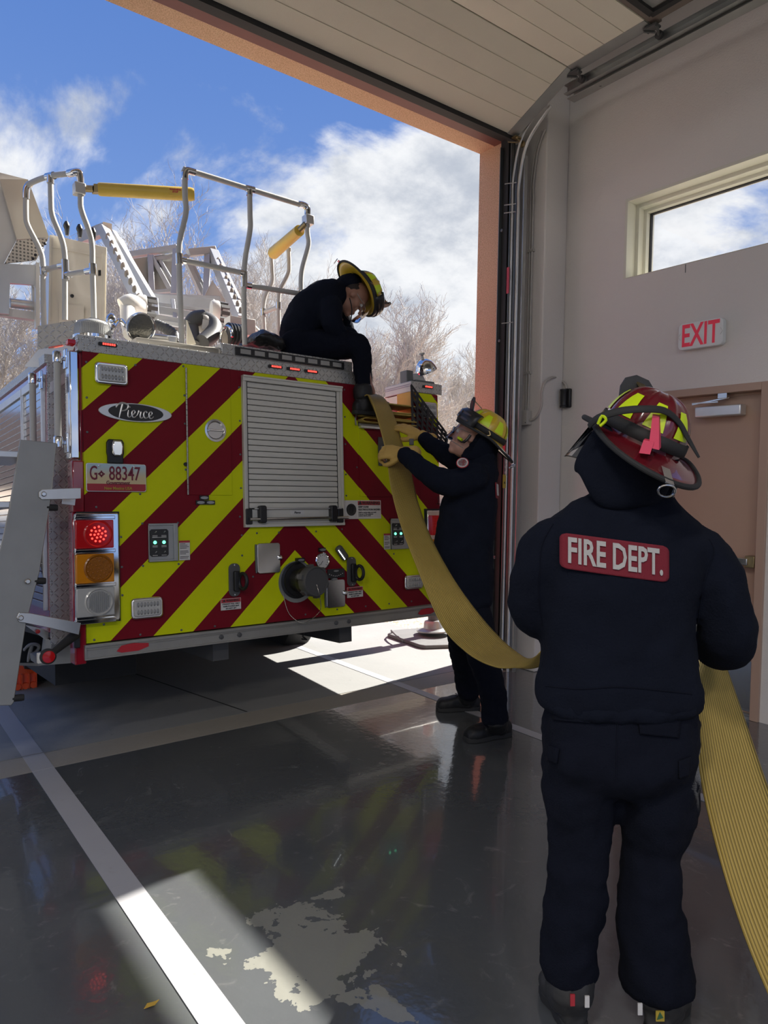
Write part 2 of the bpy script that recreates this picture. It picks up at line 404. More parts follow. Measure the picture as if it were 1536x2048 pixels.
for k, (x0, x1, lab) in enumerate(((.762, .864, 'white line painted along the floor on the left'), (3.222, 3.298, 'white line painted along the floor by the second boots'))):
    b = MB().box((x0, -3, .0012), (x1, 3.85, .0025)); b.box((x0, 3.85, .0015), (x1, 4.085, .0035)); b.box((x0, 4.097, .001), (x1, 8.5 if k else 5.6, .0025)); struct('trim_%d' % (4 + k), b, 'line')['label'] = lab
# right wall with openings for the window and the exit door
WY0, WY1, WZ0, WZ1 = .9, 3.182, 3.0, 3.577      # window opening
DY0, DY1, DZ = 2.15, 3.06, 2.095                 # door leaf opening (frame inside)
b = MB()
xo = XW + .25
b.box((XW, 3.6, 0), (xo, YI, 5.6)); b.box((XW, -6, WZ1), (xo, 3.6, 5.6)); b.box((XW, WY1, DZ + .05), (xo, 3.6, WZ1)); b.box((XW, -6, DZ + .05), (xo, WY1, WZ0))
b.box((XW, -6, WZ0), (xo, WY0, WZ1)); b.box((XW, DY1 + .05, 0), (xo, 3.6, DZ + .05)); b.box((XW, -6, 0), (xo, DY0 - .05, DZ + .05))
struct('wall_right', b, 'wall')
# front wall: pilaster, jamb and header
b = MB().box((4.36, 3.71, 0), (XW, 4.0, 5.6)); struct('trim_6', b, 'wall', bevel=.01)['label'] = 'painted pilaster beside the big door'
b = MB().box((XJ + .001, YI, 0), (XW + .25, YO, 5.6)); b.box((-7, YI, ZH), (XJ, YO - .11, 5.6)); struct('wall_front', b, 'wall')
b = MB().box((XJ, YI + .012, 0), (XJ + .002, YO, ZH)); b.box((XJ + .002, YI + .2, -.02), (XW + .25, YO + .06, 5.75)); b.box((-7, YO - .11, ZH - .002), (XJ + .002, YO + .06, 5.75))
struct('trim_7', b, 'stucco')['label'] = 'orange stucco reveal of the big doorway'
b = MB().box((-7, YI, ZH - .003), (XJ - .001, YO - .11, ZH)); struct('trim_8', b, 'maroon')['label'] = 'maroon steel lintel plate over the doorway'
b = MB().box((XJ - .03, YI - .07, 0), (XJ + .015, YI + .012, ZH + .05)); b.box((XJ - .012, YI - .1, 0), (XJ + .01, YI - .06, ZH)); b.box((-7, YI - .09, ZH - .01), (XJ, YI + .01, ZH + .08)); b.box((-7, YI - .13, ZH + .0), (XJ, YI - .08, ZH + .04))
struct('trim_9', b, 'rubber')['label'] = 'black rubber weather seal round the doorway'
b = MB().box((-7, -6, 5.6), (XW + .25, 4.2, 5.75)); struct('ceiling', b, 'white')
b = MB().box((-7.15, -6, 0), (-7, 4.2, 5.6)); struct('wall_left', b, 'wall')
# window
b = MB(); gx = 4.83
def wring(b, y0, y1, z0, z1, t, xa, xb):
    b.box((xa, y0, z0), (xb, y0 + t, z1)); b.box((xa, y1 - t, z0), (xb, y1, z1)); b.box((xa, y0 + t, z1 - t), (xb, y1 - t, z1)); b.box((xa, y0 + t, z0), (xb, y1 - t, z0 + t * .2))
wring(b, WY0, WY1, WZ0, WZ1, .022, XW - .004, gx + .05); wring(b, WY0, WY1, WZ0, WZ1, .05, 4.72, gx + .05); wring(b, WY0, WY1, WZ0, WZ1, .075, 4.78, gx + .05)
win = struct('window_1', b, 'frame_w', bevel=.004)
b = MB(); wring(b, WY0 + .07, WY1 - .07, WZ0 + .01, WZ1 - .07, .012, gx - .01, gx + .02); obj('gasket', b, 'rubber', win)
b = MB().box((gx, WY0 + .08, WZ0 + .012), (gx + .006, WY1 - .08, WZ1 - .08)); obj('pane', b, 'glass', win)
# exit door
b = MB()
b.box((XW - .02, DY1, 0), (XW + .16, DY1 + .055, DZ + .05)); b.box((XW - .02, DY0 - .055, 0), (XW + .16, DY0, DZ + .05)); b.box((XW - .02, DY0, DZ), (XW + .16, DY1, DZ + .05))
b.box((XW + .06, DY0, DZ - .018), (XW + .16, DY1, DZ)); b.box((XW + .06, DY0, 0), (XW + .10, DY0 + .015, DZ)); door = struct('door_1', b, 'doorleaf', bevel=.003)
b = MB().box((XW + .065, DY0 + .004, .02), (XW + .11, DY1 - .004, DZ - .004)); lf = obj('door_leaf', b, 'doorleaf', door)
b = MB().box((XW + .060, DY0 + .03, .03), (XW + .0655, DY1 - .03, .36)); obj('kick_plate', b, 'steel', lf)
b = MB().box((XW - .01, DY0, 0), (XW + .12, DY1, .016)); b.box((XW + .02, DY0, .016), (XW + .07, DY1, .022)); obj('sill_plate', b, 'galv', door)
b = MB().box((XW - .02, DY0 + .05, .985), (XW + .03, DY1 - .08, 1.03)); bar_ = obj('panic_bar', b, 'steel', door, bevel=.004)
b = MB().box((XW + .0, DY0 + .012, .97), (XW + .07, DY0 + .075, 1.045)); obj('end_cap', b, 'brass', bar_, bevel=.004)
cy = (PX(1395, 830, XW + .0).y + PX(1480, 830, XW).y) / 2; cz = PX(1440, 822, XW).z
b = MB().box((XW - .02, cy - .155, cz - .035), (XW + .06, cy + .155, cz + .035)); cl = obj('door_closer', b, 'alu_l', door, bevel=.008)
b = MB().bar((XW + .0, cy + .18, cz + .055), (XW + .02, cy - .06, cz + .085), .02, .008); b.bar((XW + .0, cy + .18, cz + .062), (XW + .0, cy - .0, cz + .06), .022, .008)
b.obox((XW + .005, cy - .03, cz + .1), (.02, 0, 0), (0, .03, 0), (0, 0, .018)); obj('closer_arm', b, 'steel', cl)
# exit sign on the wall above the door
p0 = PX(1362, 701, XW - .04); p1 = PX(1441, 640, XW - .04); ya, yb = p1.y, p0.y; za = PX(1362, 701, XW - .04).z; zb = za + .178; ym = (ya + yb) / 2; hl = .155
sg = tag(obj('exit_sign', MB().prism([(x, z) for x, z in rounded(ym - hl, ym + hl, za, zb, .028)], XW - .045, XW, lambda x, z, y: (y, x, z)), 'exitw', bevel=.004), 'white EXIT sign with red letters above the tan door', 'exit sign')
zc = (za + zb) / 2
text('letters', 'EXIT', .208, 'exitr', sg, (XW - .0465, ym + .0, zc - .004), (0, -1, 0), (0, 0, 1), .001, .62, bold=.0035)
b = MB()
for s in (-1, 1):
    yy = ym + s * .138
    b.bar((XW - .0465, yy, zc + .022), (XW - .0465, yy + s * .016, zc), .003, .004, up=(1, 0, 0)); b.bar((XW - .0465, yy + s * .016, zc), (XW - .0465, yy, zc - .022), .003, .004, up=(1, 0, 0))
obj('chevron_marks', b, 'label', sg)
# photo-eye / motion sensor, junction box, conduit
cpt = PX(1136, 797, XW)
b = MB().box((XW - .03, cpt.y - .04, cpt.z - .075), (XW, cpt.y + .035, cpt.z + .075)); sn = tag(obj('motion_sensor', b, 'black', bevel=.008), 'black motion sensor on the wall near the door corner', 'sensor')
b = MB().lathe([(.0, -.076), (.028, -.074), (.03, -.06), (.026, -.055), (.026, .05), (.03, .056), (.03, .07), (.0, .074)], (XW - .04, cpt.y + .01, cpt.z), (0, 0, 1), 18); obj('sensor_lens', b, 'black', sn)
jz = PX(1051, 836, 4.25); jx = 4.25; jy = 3.70
q = PX(1051, 836, 4.33); jy, jzv = q.y, q.z
b = MB().box((4.30, jy - .04, jzv - .055), (4.359, jy + .04, jzv + .055)); b.box((4.296, jy - .044, jzv - .058), (4.30, jy + .044, jzv + .058)); jb = tag(obj('junction_box', b, 'conduit', bevel=.003), 'small grey metal junction box on the pilaster', 'junction box')
obj('screw', MB().lathe([(.004, 0), (.004, .002)], (4.296, jy - .03, jzv - .04), (-1, 0, 0), 10), 'black', jb)
b = MB()
for dy in (-.012, .012): b.tube([(4.345, jy + dy * .6, jzv + .05), (4.345, jy + dy, jzv + .2), (4.345, jy + dy, 3.0), (4.345, jy + dy, 3.7), (4.345, jy + dy, 3.85), (4.345, jy - .04 + dy, 4.08), (4.345, jy - .10 + dy, 4.2)], .008, 8, 6)
for z in (2.35, 3.3): b.box((4.335, jy - .03, z), (4.359, jy + .03, z + .02))
tag(obj('electrical_conduit', b, 'conduit'), 'pair of thin vertical conduits rising from the junction box', 'conduit')
b = MB()
pts = [(4.33, jy - .045, jzv - .02)] + [PX(x, y, 4.34) if x < 1075 else PY(x, y, 3.69) if x < 1110 else PX(x, y, 4.605) for x, y in ((1072, 834), (1083, 812), (1084, 785), (1090, 765), (1104, 755), (1118, 757), (1130, 768))] + [(XW - .02, cpt.y - .0, cpt.z + .075)]
b.tube(pts, .009, 8, 5); tag(obj('flexible_conduit', b, 'conduit'), 'curled flexible conduit joining junction box and black sensor', 'conduit')
# dark mark on the wall under the window
a = PX(1371, 529, XW - .002); b = MB().box((XW - .004, a.y - .001, a.z - .055), (XW, a.y + .001, a.z)); tag(obj('wall_mark', b, 'dkgrey'), 'thin dark mark on the wall below the high window', 'wall mark')
# a dead leaf on the sunlit floor
a = PZ(302, 2012, .004); b = MB().plate([a + V(p) for p in ((-.02, 0, 0), (-.008, .008, .006), (.012, .007, .003), (.024, 0, .008), (.008, -.007, .003), (-.01, -.006, .004))], (0, 0, .001))
tag(obj('dead_leaf', b, 'gold'), 'small dry brown leaf lying in the sunlit patch', 'leaf')
# sectional overhead door, raised
J = [(3.84, 4.125), (3.29, 4.375), (2.69, 4.395), (2.09, 4.41), (1.49, 4.42), (.89, 4.43), (.29, 4.44)]
dr = thing('door_2', None, None); dr['kind'] = 'structure'; del_ = None
def section(y0, z0, y1, z1, k):
    d = V((0, y1 - y0, z1 - z0)); L = d.length; d.normalize(); nn = V((0, d.z, -d.y)); nn = nn if nn.z < 0 else -nn; o = V((0, y0, z0)); b = MB()
    if k < 2:
        for j in range(4):
            a0 = .004 + L * j / 4 + .0012; a1 = L * (j + 1) / 4 - .0012 - .004 * (j == 3)
            b.obox(o + V((-1.4, 0, 0)) + d * (a0 + a1) / 2 + nn * -.02, V((5.55, 0, 0)), d * (a1 - a0) / 2, nn * .022)
        b.obox(o + V((-1.4, 0, 0)) + d * L / 2 - nn * .024, V((5.55, 0, 0)), d * (L / 2 - .003), nn * .022)
        s_ = obj('door_section', b, 'ohd', dr)
        obj('end_stile', MB().obox(o + V((4.1, 0, 0)) + d * L / 2 + nn * .004, V((.05, 0, 0)), d * (L / 2 - .003), nn * .003), 'galv', s_)
    else:
        b = MB(); w = .055
        for a0, a1 in ((.003, w), (L - w, L - .003)): b.obox(o + V((-1.4, 0, 0)) + d * (a0 + a1) / 2 - nn * .02, V((5.55, 0, 0)), d * (a1 - a0) / 2, nn * .02)
        for xx in (4.08, 3.0 - .0, 1.9, .8, -.3): b.obox(o + V((xx, 0, 0)) + d * L / 2 - nn * .02, V((.045, 0, 0)), d * (L / 2 - w), nn * .02)
        s_ = obj('glazed_section', b, simple('bronze_frame', (.16, .13, .11), .45, .3) if 'brz' not in M else M['brz'], dr)
        for xx in (3.54, 2.45, 1.35):
            b = MB(); hx, hy = .49, L / 2 - w
            for sx in (-1, 1): b.obox(o + V((xx + sx * hx, 0, 0)) + d * L / 2 + nn * .004, V((.02, 0, 0)), d * hy, nn * .012)
            for sy in (-1, 1): b.obox(o + V((xx, 0, 0)) + d * (L / 2 + sy * (hy - .01)) + nn * .004, V((hx, 0, 0)), d * .02, nn * .012)
            g_ = obj('pane_gasket', b, 'rubber', s_)
        obj('pane', MB().obox(o + V((-1.4, 0, 0)) + d * L / 2 - nn * .01, V((5.4, 0, 0)), d * (L / 2 - w), nn * .004), 'frost', s_)
M['frost'] = simple('dusty_glass', (.26, .26, .25), .25)
for k in range(len(J) - 1): section(*J[k], *J[k + 1], k if k < 2 else k)
b = MB()
y0, z0 = J[0]; b.box((-7, y0 + .0, z0 - .03), (4.16, y0 + .035, z0 + .045)); obj('bottom_seal', b, 'rubber', dr)
for k, (y, z) in enumerate(J[:4]):
    b = MB(); o = V((4.13, y, z - .02))
    b.obox(o, (.03, 0, 0), (0, .045, 0), (0, 0, .006)); b.tube([o + V((-.02, -.045, -.01)), o + V((.08, 0, -.012))], .009, 8); b.tube([o + V((-.02, .045, -.01)), o + V((.04, 0, -.012))], .007, 8)
    b.lathe([(.0, -.012), (.026, -.012), (.026, .012), (0, .012)], o + V((.085, 0, -.01)), (1, 0, 0), 14); obj('roller_hinge', b, 'dkgrey' if k else 'brass', dr)
# tracks
b = MB()
zt = 4.31
def chan(b, p, q2, w=.06, t=.003, inward=V((-1, 0, 0)), n=V((0, 0, -1))):
    p, q2 = V(p), V(q2); b.bar(p, q2, t, w, up=n); b.bar(p + n * w / 2 + inward * .02, q2 + n * w / 2 + inward * .02, .045, t, up=n); b.bar(p - n * w / 2 + inward * .02, q2 - n * w / 2 + inward * .02, .045, t, up=n)
chan(b, (4.26, 3.45, zt + .03), (4.26, -2, zt + .10)); b.bar((4.30, 3.45, zt - .02), (4.30, -2, zt + .05), .08, .004); b.bar((4.335, 3.45, zt + .02), (4.335, -2, zt + .09), .004, .08)
ht = tag(obj('horizontal_door_track', b, 'galv'), 'long galvanised track carrying the raised door along the right wall', 'door track')
b = MB()
for y in (3.2, 2.0, .8): b.lathe([(.009, 0), (.009, .004), (0, .006)], (4.31, y, zt - .018 + (3.45 - y) * .012), (0, 0, -1), 8)
obj('bolt', b, 'dgalv', ht)
b = MB()
# vertical track, backing angle and curve
yv = 3.84
b.box((4.205, yv + .03, 0), (4.21, YI - .005, 4.1)); b.box((4.11 + .03, YI - .012, 0), (4.25, YI - .006, 4.1))
b.box((4.15, yv + .045, 0), (4.185, yv + .05, 4.1))
vt = obj('vertical_door_track', b, 'dgalv'); tag(vt, 'upright steel door track and backing angle beside the stucco jamb', 'door track')
b = MB()
b.tube([(4.17, yv + .04, 0), (4.17, yv + .04, 1.5), (4.17, yv + .04, 3.2), (4.17, yv + .04, 3.6), (4.17, yv + .035, 3.85), (4.175, yv - .04, 4.12), (4.18, yv - .25, 4.30)], .009, 8, 6); b.tube([(4.205, yv + .01, 0), (4.205, yv + .01, 1.5), (4.205, yv + .01, 3.2), (4.205, yv + .01, 3.6), (4.205, yv + .005, 3.82), (4.205, yv - .07, 4.08), (4.21, yv - .28, 4.27)], .013, 8, 6)
obj('track_rail', b, 'alu_l', vt)
b = MB().box((4.215, yv - .035, 0), (4.25, yv - .028, 4.0)); obj('mounting_angle', b, 'galv', vt)
for z in (.25, .9, 1.75, 2.6, 3.45):
    obj('track_bolt', MB().lathe([(.012, 0), (.012, .01), (0, .014)], (4.139, YI - .05, z), (-1, 0, 0), 8), 'dkgrey', vt)
b = MB()
for z in (3.78, 3.62, 3.56, 2.72): b.tube([(4.10, yv + .06, z), (4.165, yv, z + .01)], .004, 6)
obj('cross_pin', b, 'alu_l', vt)
b = MB()
for z, h_, x_ in ((2.95, .2, 0), (1.72, .24, 1)):
    b.box((4.13, yv + .02, z), (4.133, yv + .045, z + h_))
obj('warning_sticker', b, 'redink', vt)
# hanging chain and yellow tag
ch = MB(); q0 = PY(1013, 905, 3.83)
for k in range(13):
    c_ = q0 + V((.006 * math.sin(k * 2.1), 0, -.014 * k)); a1 = V((.007, 0, 0)) if k % 2 else V((0, .007, 0))
    pts = [c_ + a1 * math.cos(t) + V((0, 0, .011)) * math.sin(t) for t in [j * pi / 4 for j in range(9)]]; ch.tube(pts, .0018, 5)
tag(obj('chain', ch, 'alu_l'), 'short loose chain hanging against the door track', 'chain')
q1 = PY(1009, 962, 3.835); b = MB().plate([q1 + V((-.017, 0, -.055)), q1 + V((.017, 0, -.055)), q1 + V((.017, 0, .05)), q1 + V((-.017, 0, .05))], (0, .002, 0))
tg = tag(obj('warning_tag', b, 'tagy'), 'yellow tag fixed to the door track below the chain', 'tag'); obj('symbol', MB().plate([q1 + V((-.008, -.001, -.02)), q1 + V((.008, -.001, -.02)), q1 + V((.0, -.001, 0))], (0, -.0005, 0)), 'ink', tg)
# ------------------------------------------------------------------ fire truck (all coordinates in the truck's own frame)
tk = thing('fire_truck', 'red fire engine with red and lime chevron tail, jacked up in the doorway', 'fire engine', mw=TM)
def t_(name, mb, mat, parent=tk, **k): return obj(name, mb, mat, parent, space=TM, **k)
def tt(name, body, size, mat, parent, o, sx=1., bold=0., align='CENTER', shear=0., ax=(1, 0, 0), ay=(0, 0, 1), depth=.0008):
    return text(name, body, size, mat, parent, o, ax, ay, depth, sx, align, bold, shear, space=TM)
F0 = 0.0
# body masses
b = MB(); b.box((.0, .03, .12), (1.76, 7.5, 1.60)); b.box((1.76, .03, .12), (2.5, 7.5, 1.27)); b.box((2.30, .03, 1.27), (2.5, 7.5, 1.60))
body = t_('body', b, 'redpaint', bevel=.004)
tpan = MB().prism([(.012, .085), (2.488, .085), (2.488, 1.6), (2.255, 1.6), (2.255, 1.325), (1.765, 1.325), (1.765, 1.6), (.012, 1.6)], .002, .03)
rear = t_('rear_panel', tpan, 'chev')
b = MB()
for x, z in ((.03, 1.545), (.03, 1.36), (.03, 1.18), (.034, 1.0), (.285, 1.56), (.30, .86), (.07, .79), (.556, 1.585), (.56, 1.42), (.56, 1.26), (.56, 1.0), (.195, .63), (.197, .47), (.197, .32), (.31, .70), (.51, .70), (.31, .47), (.51, .47), (.10, .175), (.05, .10), (.29, .10), (.52, .10), (.72, .10), (.90, .62), (.90, .5), (.89, .73), (.9, .9), (.9, 1.1), (.9, 1.3), (.9, 1.5), (1.66, 1.56), (1.745, 1.56), (1.66, 1.38), (1.66, 1.2), (1.75, 1.05), (1.66, 1.0), (1.66, .86), (1.0, .63), (1.15, .63), (1.42, .63), (1.62, .64), (1.57, .12), (1.33, .11), (1.8, .12), (2.0, .12), (2.2, .12), (1.19, .37), (.97, .37), (2.46, 1.57), (2.05, .46)):
    if not b.v: b.lathe([(.0065, 0), (.006, -.003), (.003, -.004)], (x, .002, z), (0, 1, 0), 8); sc0 = t_('screw', b, 'dgalv', rear); sx0, sz0 = x, z
    else: sc1 = sc0.copy(); C.objects.link(sc1); sc1.parent = rear; sc1.location = (x - sx0, 0, z - sz0)
# bumper channel along the lower edge
b = MB().box((.0, -.006, 0.0), (2.5, .06, .078)); b.box((.0, -.014, .0), (2.5, -.006, .008)); b.box((.0, -.014, .062), (2.5, -.006, .078)); b.box((.012, -.010, .05), (2.48, -.006, .054))
b.box((0, -.012, 0), (.01, -.006, .078)); bum = t_('rear_bumper', b, 'alu', bevel=.0015)
for x in (.245, 2.335): t_('reflector', MB().plate([(x - .085, -.008, .028), (x - .06, -.008, .055), (x + .0, -.008, .062), (x + .085, -.008, .052), (x + .085, -.008, .034), (x + .03, -.008, .018), (x - .06, -.008, .018)], (0, -.004, 0)), 'reflred', bum)
for x in (.755, .87, 1.555, 1.655, ): t_('bolt', MB().lathe([(.014, 0), (.014, -.006), (.009, -.008), (0, -.008)], (x, -.006, .035), (0, 1, 0), 8), 'dkgrey', bum)
# corner post left, with mirror-bright trim above
b = MB().box((-.045, .004, -.02), (.012, .10, .185)); b.box((-.045, .004, .765), (.012, .10, 1.03)); b.box((-.045, .02, .185), (.012, .10, .765)); cp_ = t_('corner_post', b, 'redpaint', bevel=.006)
t_('corner_trim', MB().box((-.052, .012, 1.04), (-.004, .1, 1.60)), 'chrome', cp_, bevel=.008)
# diamond plate caps
b = MB().box((-.012, -.002, 1.60), (1.765, .05, 1.682)); b.box((-.012, .0, 1.682), (1.765, .4, 1.686)); cap = t_('diamond_plate_trim', b, 'dp_xz', bevel=.004)
b = MB().box((2.235, -.002, 1.603), (2.53, .3, 1.68)); t_('diamond_plate_trim', b, 'dp_xz', bevel=.004)
b = MB().box((.79, .0, 1.684), (1.73, .30, 1.752)); sb = t_('light_bar_housing', b, 'dp_xz', bevel=.006)
adv = t_('traffic_light_bar', MB().box((.875, -.012, 1.690), (1.655, .0, 1.738)), 'black', bevel=.002)
for k in range(8):
    x = .905 + k * .094; m = t_('lamp_module', MB().box((x, -.015, 1.70), (x + .068, -.011, 1.728)), 'cleard', adv)
def marker(x0, x1, z=1.649, lit=True):
    w = (x1 - x0); c = (x0 + x1) / 2
    m = t_('marker_light', MB().prism(rounded(x0, x1, z - .009, z + .009, .006), -.014, -.002), 'black', bevel=.002)
    for k in range(6): t_('led', MB().box((c - .028 + k * .0115, -.0165, z - .005), (c - .020 + k * .0115, -.0135, z + .005)), 'redled', m)
marker(.089, .187); marker(1.092, 1.19); marker(1.223, 1.32); marker(1.35, 1.45); marker(2.338, 2.436)
# right column: gold edge plate, hose-bed walls
t_('edge_strip', MB().box((2.236, .0, 1.33), (2.248, .16, 1.675)), 'gold')
t_('hose_bed_wall', MB().box((2.248, .002, 1.27), (2.31, 3.2, 1.60)), 'redpaint')
t_('hose_bed_floor', MB().box((1.765, .01, 1.27), (2.235, 3.4, 1.30)), 'alu')
t_('hose_bed_bulkhead', MB().plate([T(742, 850, .45), T(815, 850, .45), T(815, 781, .45), T(808, 783, .45), T(757, 799, .45), T(744, 806, .45)], (0, .03, 0)), 'beige')
t_('hose_tray_lip', MB().box((1.772, -.03, 1.312), (2.235, .03, 1.328)), 'alu_l', bevel=.002)
t_('tray_edge', MB().box((1.77, -.012, 1.327), (2.24, .03, 1.345)), 'alu', bevel=.002)
# hinged panels
def panel(x0, x1, z0, z1, hinge=None):
    p_ = t_('access_door', MB().box((x0, -.003, z0), (x1, .004, z1)), 'chev', bevel=.0015)
    if hinge is not None:
        b = MB()
        n = int((z1 - z0) / .03)
        for k in range(n): b.lathe([(.0055, .001), (.0055, .029)], (hinge, -.006, z0 + k * .03), (0, 0, 1), 8)
        t_('piano_hinge', b, 'alu', p_)
    return p_
pa = panel(.574, .842, .857, 1.598, .569)
b = MB(); o = V((.741, -.004, 1.232))
b.lathe([(.066, 0), (.066, -.004), (.054, -.006), (.048, -.002), (.044, .004), (.0, .004)], o, (0, 1, 0), 28); hd = t_('flush_handle', b, 'steel', pa)
t_('pull_bar', MB().bar(o + V((-.04, -.006, 0)), o + V((.045, -.006, 0)), .016, .012), 'chrome', hd, bevel=.003)
t_('bump_stop', MB().lathe([(.011, 0), (.011, -.008), (0, -.010)], (.558, .0, 1.03), (0, 1, 0), 12), 'rubber', rear)
pb = panel(1.768, 2.295, .855, 1.30)
b = MB().box((1.925, -.012, 1.065), (2.03, -.003, 1.262)); lt = t_('flush_latch', b, 'grey', pb, bevel=.004)
t_('latch_paddle', MB().box((1.945, -.018, 1.10), (2.01, -.010, 1.2)), 'alu', lt, bevel=.003)
# roll-up shutter
x0, x1, z0, z1 = .913, 1.628, .672, 1.567
b = MB(); b.box((x0, -.022, z0), (x0 + .016, .03, z1)); b.box((x1 - .016, -.022, z0), (x1, .03, z1)); b.box((x0 + .016, -.014, z0), (x0 + .028, .03, z1)); b.box((x1 - .040, -.014, z0), (x1 - .016, .03, z1)); b.box((x0, -.026, z1 - .028), (x1, .03, z1 + .004)); b.box((x0, -.032, z1 - .006), (x1, .03, z1 + .006)); b.box((x0, -.026, z0 - .006), (x1, .03, z0 + .012))
sh = t_('roll_up_shutter', b, 'slat', bevel=.002)
t_('shutter_seal', MB().box((x0 + .027, -.010, z0), (x0 + .034, .0, z1 - .03)).box((x1 - .045, -.010, z0), (x1 - .030, .0, z1 - .03)), 'rubber', sh)
b = MB(); zz0 = z0 + .105; zz1 = z1 - .03; n = 22; st = (zz1 - zz0) / n
for k in range(n):
    za = zz0 + k * st
    b.add([(x0 + .034, 0, za + .0022), (x1 - .045, 0, za + .0022), (x1 - .045, -.008, za + .0045), (x0 + .034, -.008, za + .0045), (x1 - .045, -.0095, za + st * .55), (x0 + .034, -.0095, za + st * .55), (x1 - .045, -.007, za + st - .0012), (x0 + .034, -.007, za + st - .0012), (x1 - .045, 0, za + st), (x0 + .034, 0, za + st)],
          [(0, 1, 2, 3), (3, 2, 4, 5), (5, 4, 6, 7), (7, 6, 8, 9)])
t_('curtain', b, 'slat', sh, sharp=20)
t_('shutter_backing', MB().box((x0 + .03, -.001, z0), (x1 - .03, .001, z1)), 'rubber', sh)
b = MB().box((x0 + .05, -.016, z0 + .012), (x1 - .055, -.002, zz0 - .005)); bb = t_('bottom_slat', b, 'slat', sh, bevel=.003)
t_('lift_bar', MB().tube([(x0 + .018, -.045, z0 + .042), (x1 + .012, -.045, z0 + .044)], .009, 12), 'steel', sh)
t_('bottom_rail', MB().box((x0 + .06, -.034, zz0 - .004), (x1 - .03, -.02, zz0 + .003)), 'alu_l', sh, bevel=.001)
for x in (x0 + .105, x1 - .10): t_('bar_bracket', MB().prism(rounded(x - .022, x + .024, z0 + .018, zz0 + .018, .014), -.055, -.014), 'black', sh, bevel=.005)
for x in (x0 + .022, x1 - .035): t_('end_bracket', MB().prism(rounded(x - .02, x + .022, z0 + .01, zz0, .008), -.03, -.012), 'black', sh, bevel=.004)
lb = t_('maker_label', MB().box((1.222, -.0185, z0 + .066), (1.322, -.016, z0 + .092)), 'label', bb); tt('lettering', 'Pierce', .018, 'ink', lb, (1.272, -.0195, z0 + .079), shear=.3, bold=.0004)
# oval script badge
def script_P(o, s, up=V((0, 0, 1)), ax=V((1, 0, 0)), y=V((0, -.001, 0)), word=True, th=.05):
    """brush-script word drawn as stroked curves, unit = height of the capital"""
    S = []
    S.append([(.30, .02, .7), (.36, .30, 1.2), (.44, .62, 1.4), (.52, .92, 1.3)])                                    # stem
    S.append([(.12, .66, .5), (.22, .84, 1), (.42, .97, 1.3), (.66, .98, 1.3), (.86, .88, 1.3), (.86, .70, 1.2), (.70, .54, 1), (.50, .48, .8), (.44, .46, .5)])  # bowl
    S.append([(.12, .66, .6), (.14, .78, .9), (.22, .80, .6)])
    if word:
        S += [[(.90, .56, .7), (.86, .34, 1), (.86, .16, 1), (.96, .10, .7), (1.06, .20, .5)], [(.96, .74, .9), (1.0, .78, .9)]]
        def e(x): return [[(x, .22, .5), (x + .12, .30, .8), (x + .24, .44, .9), (x + .18, .56, .8), (x + .06, .48, 1), (x + .03, .28, 1.1), (x + .10, .12, 1), (x + .24, .14, .7), (x + .34, .26, .5)]]
        S += e(1.08); S += [[(1.44, .24, .5), (1.52, .42, .8), (1.56, .58, .9), (1.58, .50, .9), (1.70, .50, 1), (1.66, .30, 1.1), (1.66, .14, 1), (1.76, .10, .8), (1.86, .22, .5)]]
        S += [[(2.10, .46, 1), (2.04, .56, .9), (1.92, .48, 1), (1.88, .28, 1.1), (1.96, .12, 1), (2.10, .14, .7), (2.20, .24, .5)]]
        S += e(2.20)
    b = MB()
    for st_ in S:
        q = crom([(x * s, z * s, w * s * th) for x, z, w in st_], 6)
        b.tube([o + ax * a + up * c for a, c, w in q], [w for a, c, w in q], 8)
    return b
cx, cz = .283, 1.299
b = MB().prism([(cx + .197 * math.cos(t), cz + .05 * math.sin(t)) for t in [k * pi / 24 for k in range(48)]], -.010, .002); bd = t_('oval_badge', b, 'alu_l', bevel=.002)
b = MB().prism([(cx + .148 * math.cos(t), cz + .045 * math.sin(t)) for t in [k * pi / 24 for k in range(48)]], -.012, -.009); t_('badge_field', b, 'ink', bd)
t_('badge_script', script_P(V((cx - .118, -.0135, cz - .036)), .083), 'alu_l', bd)
# clear LED beacons
def lens(x0, x1, z0, z1, rows=2):
    p = t_('warning_light', MB().prism(rounded(x0, x1, z0, z1, .022), -.022, .0), 'chrome', bevel=.008)
    q = t_('lens', MB().prism(rounded(x0 + .012, x1 - .012, z0 + .012, z1 - .012, .016), -.030, -.018), 'clear', p, bevel=.006)
    b = MB(); w = x1 - x0 - .05
    for r in range(rows):
        for k in range(7):
            b.ell((x0 + .025 + w * (k + .5) / 7, -.030, z0 + (z1 - z0) * (.32 + .36 * r)), (w / 17, 0, 0), (0, .004, 0), (0, 0, (z1 - z0) * .12), 8, 5)
    t_('led_cells', b, 'cleard', q)
lens(.068, .240, 1.437, 1.552); lens(.237, .41, .186, .300); lens(2.13, 2.296, .205, .305); lens(2.31, 2.465, 1.42, 1.54)
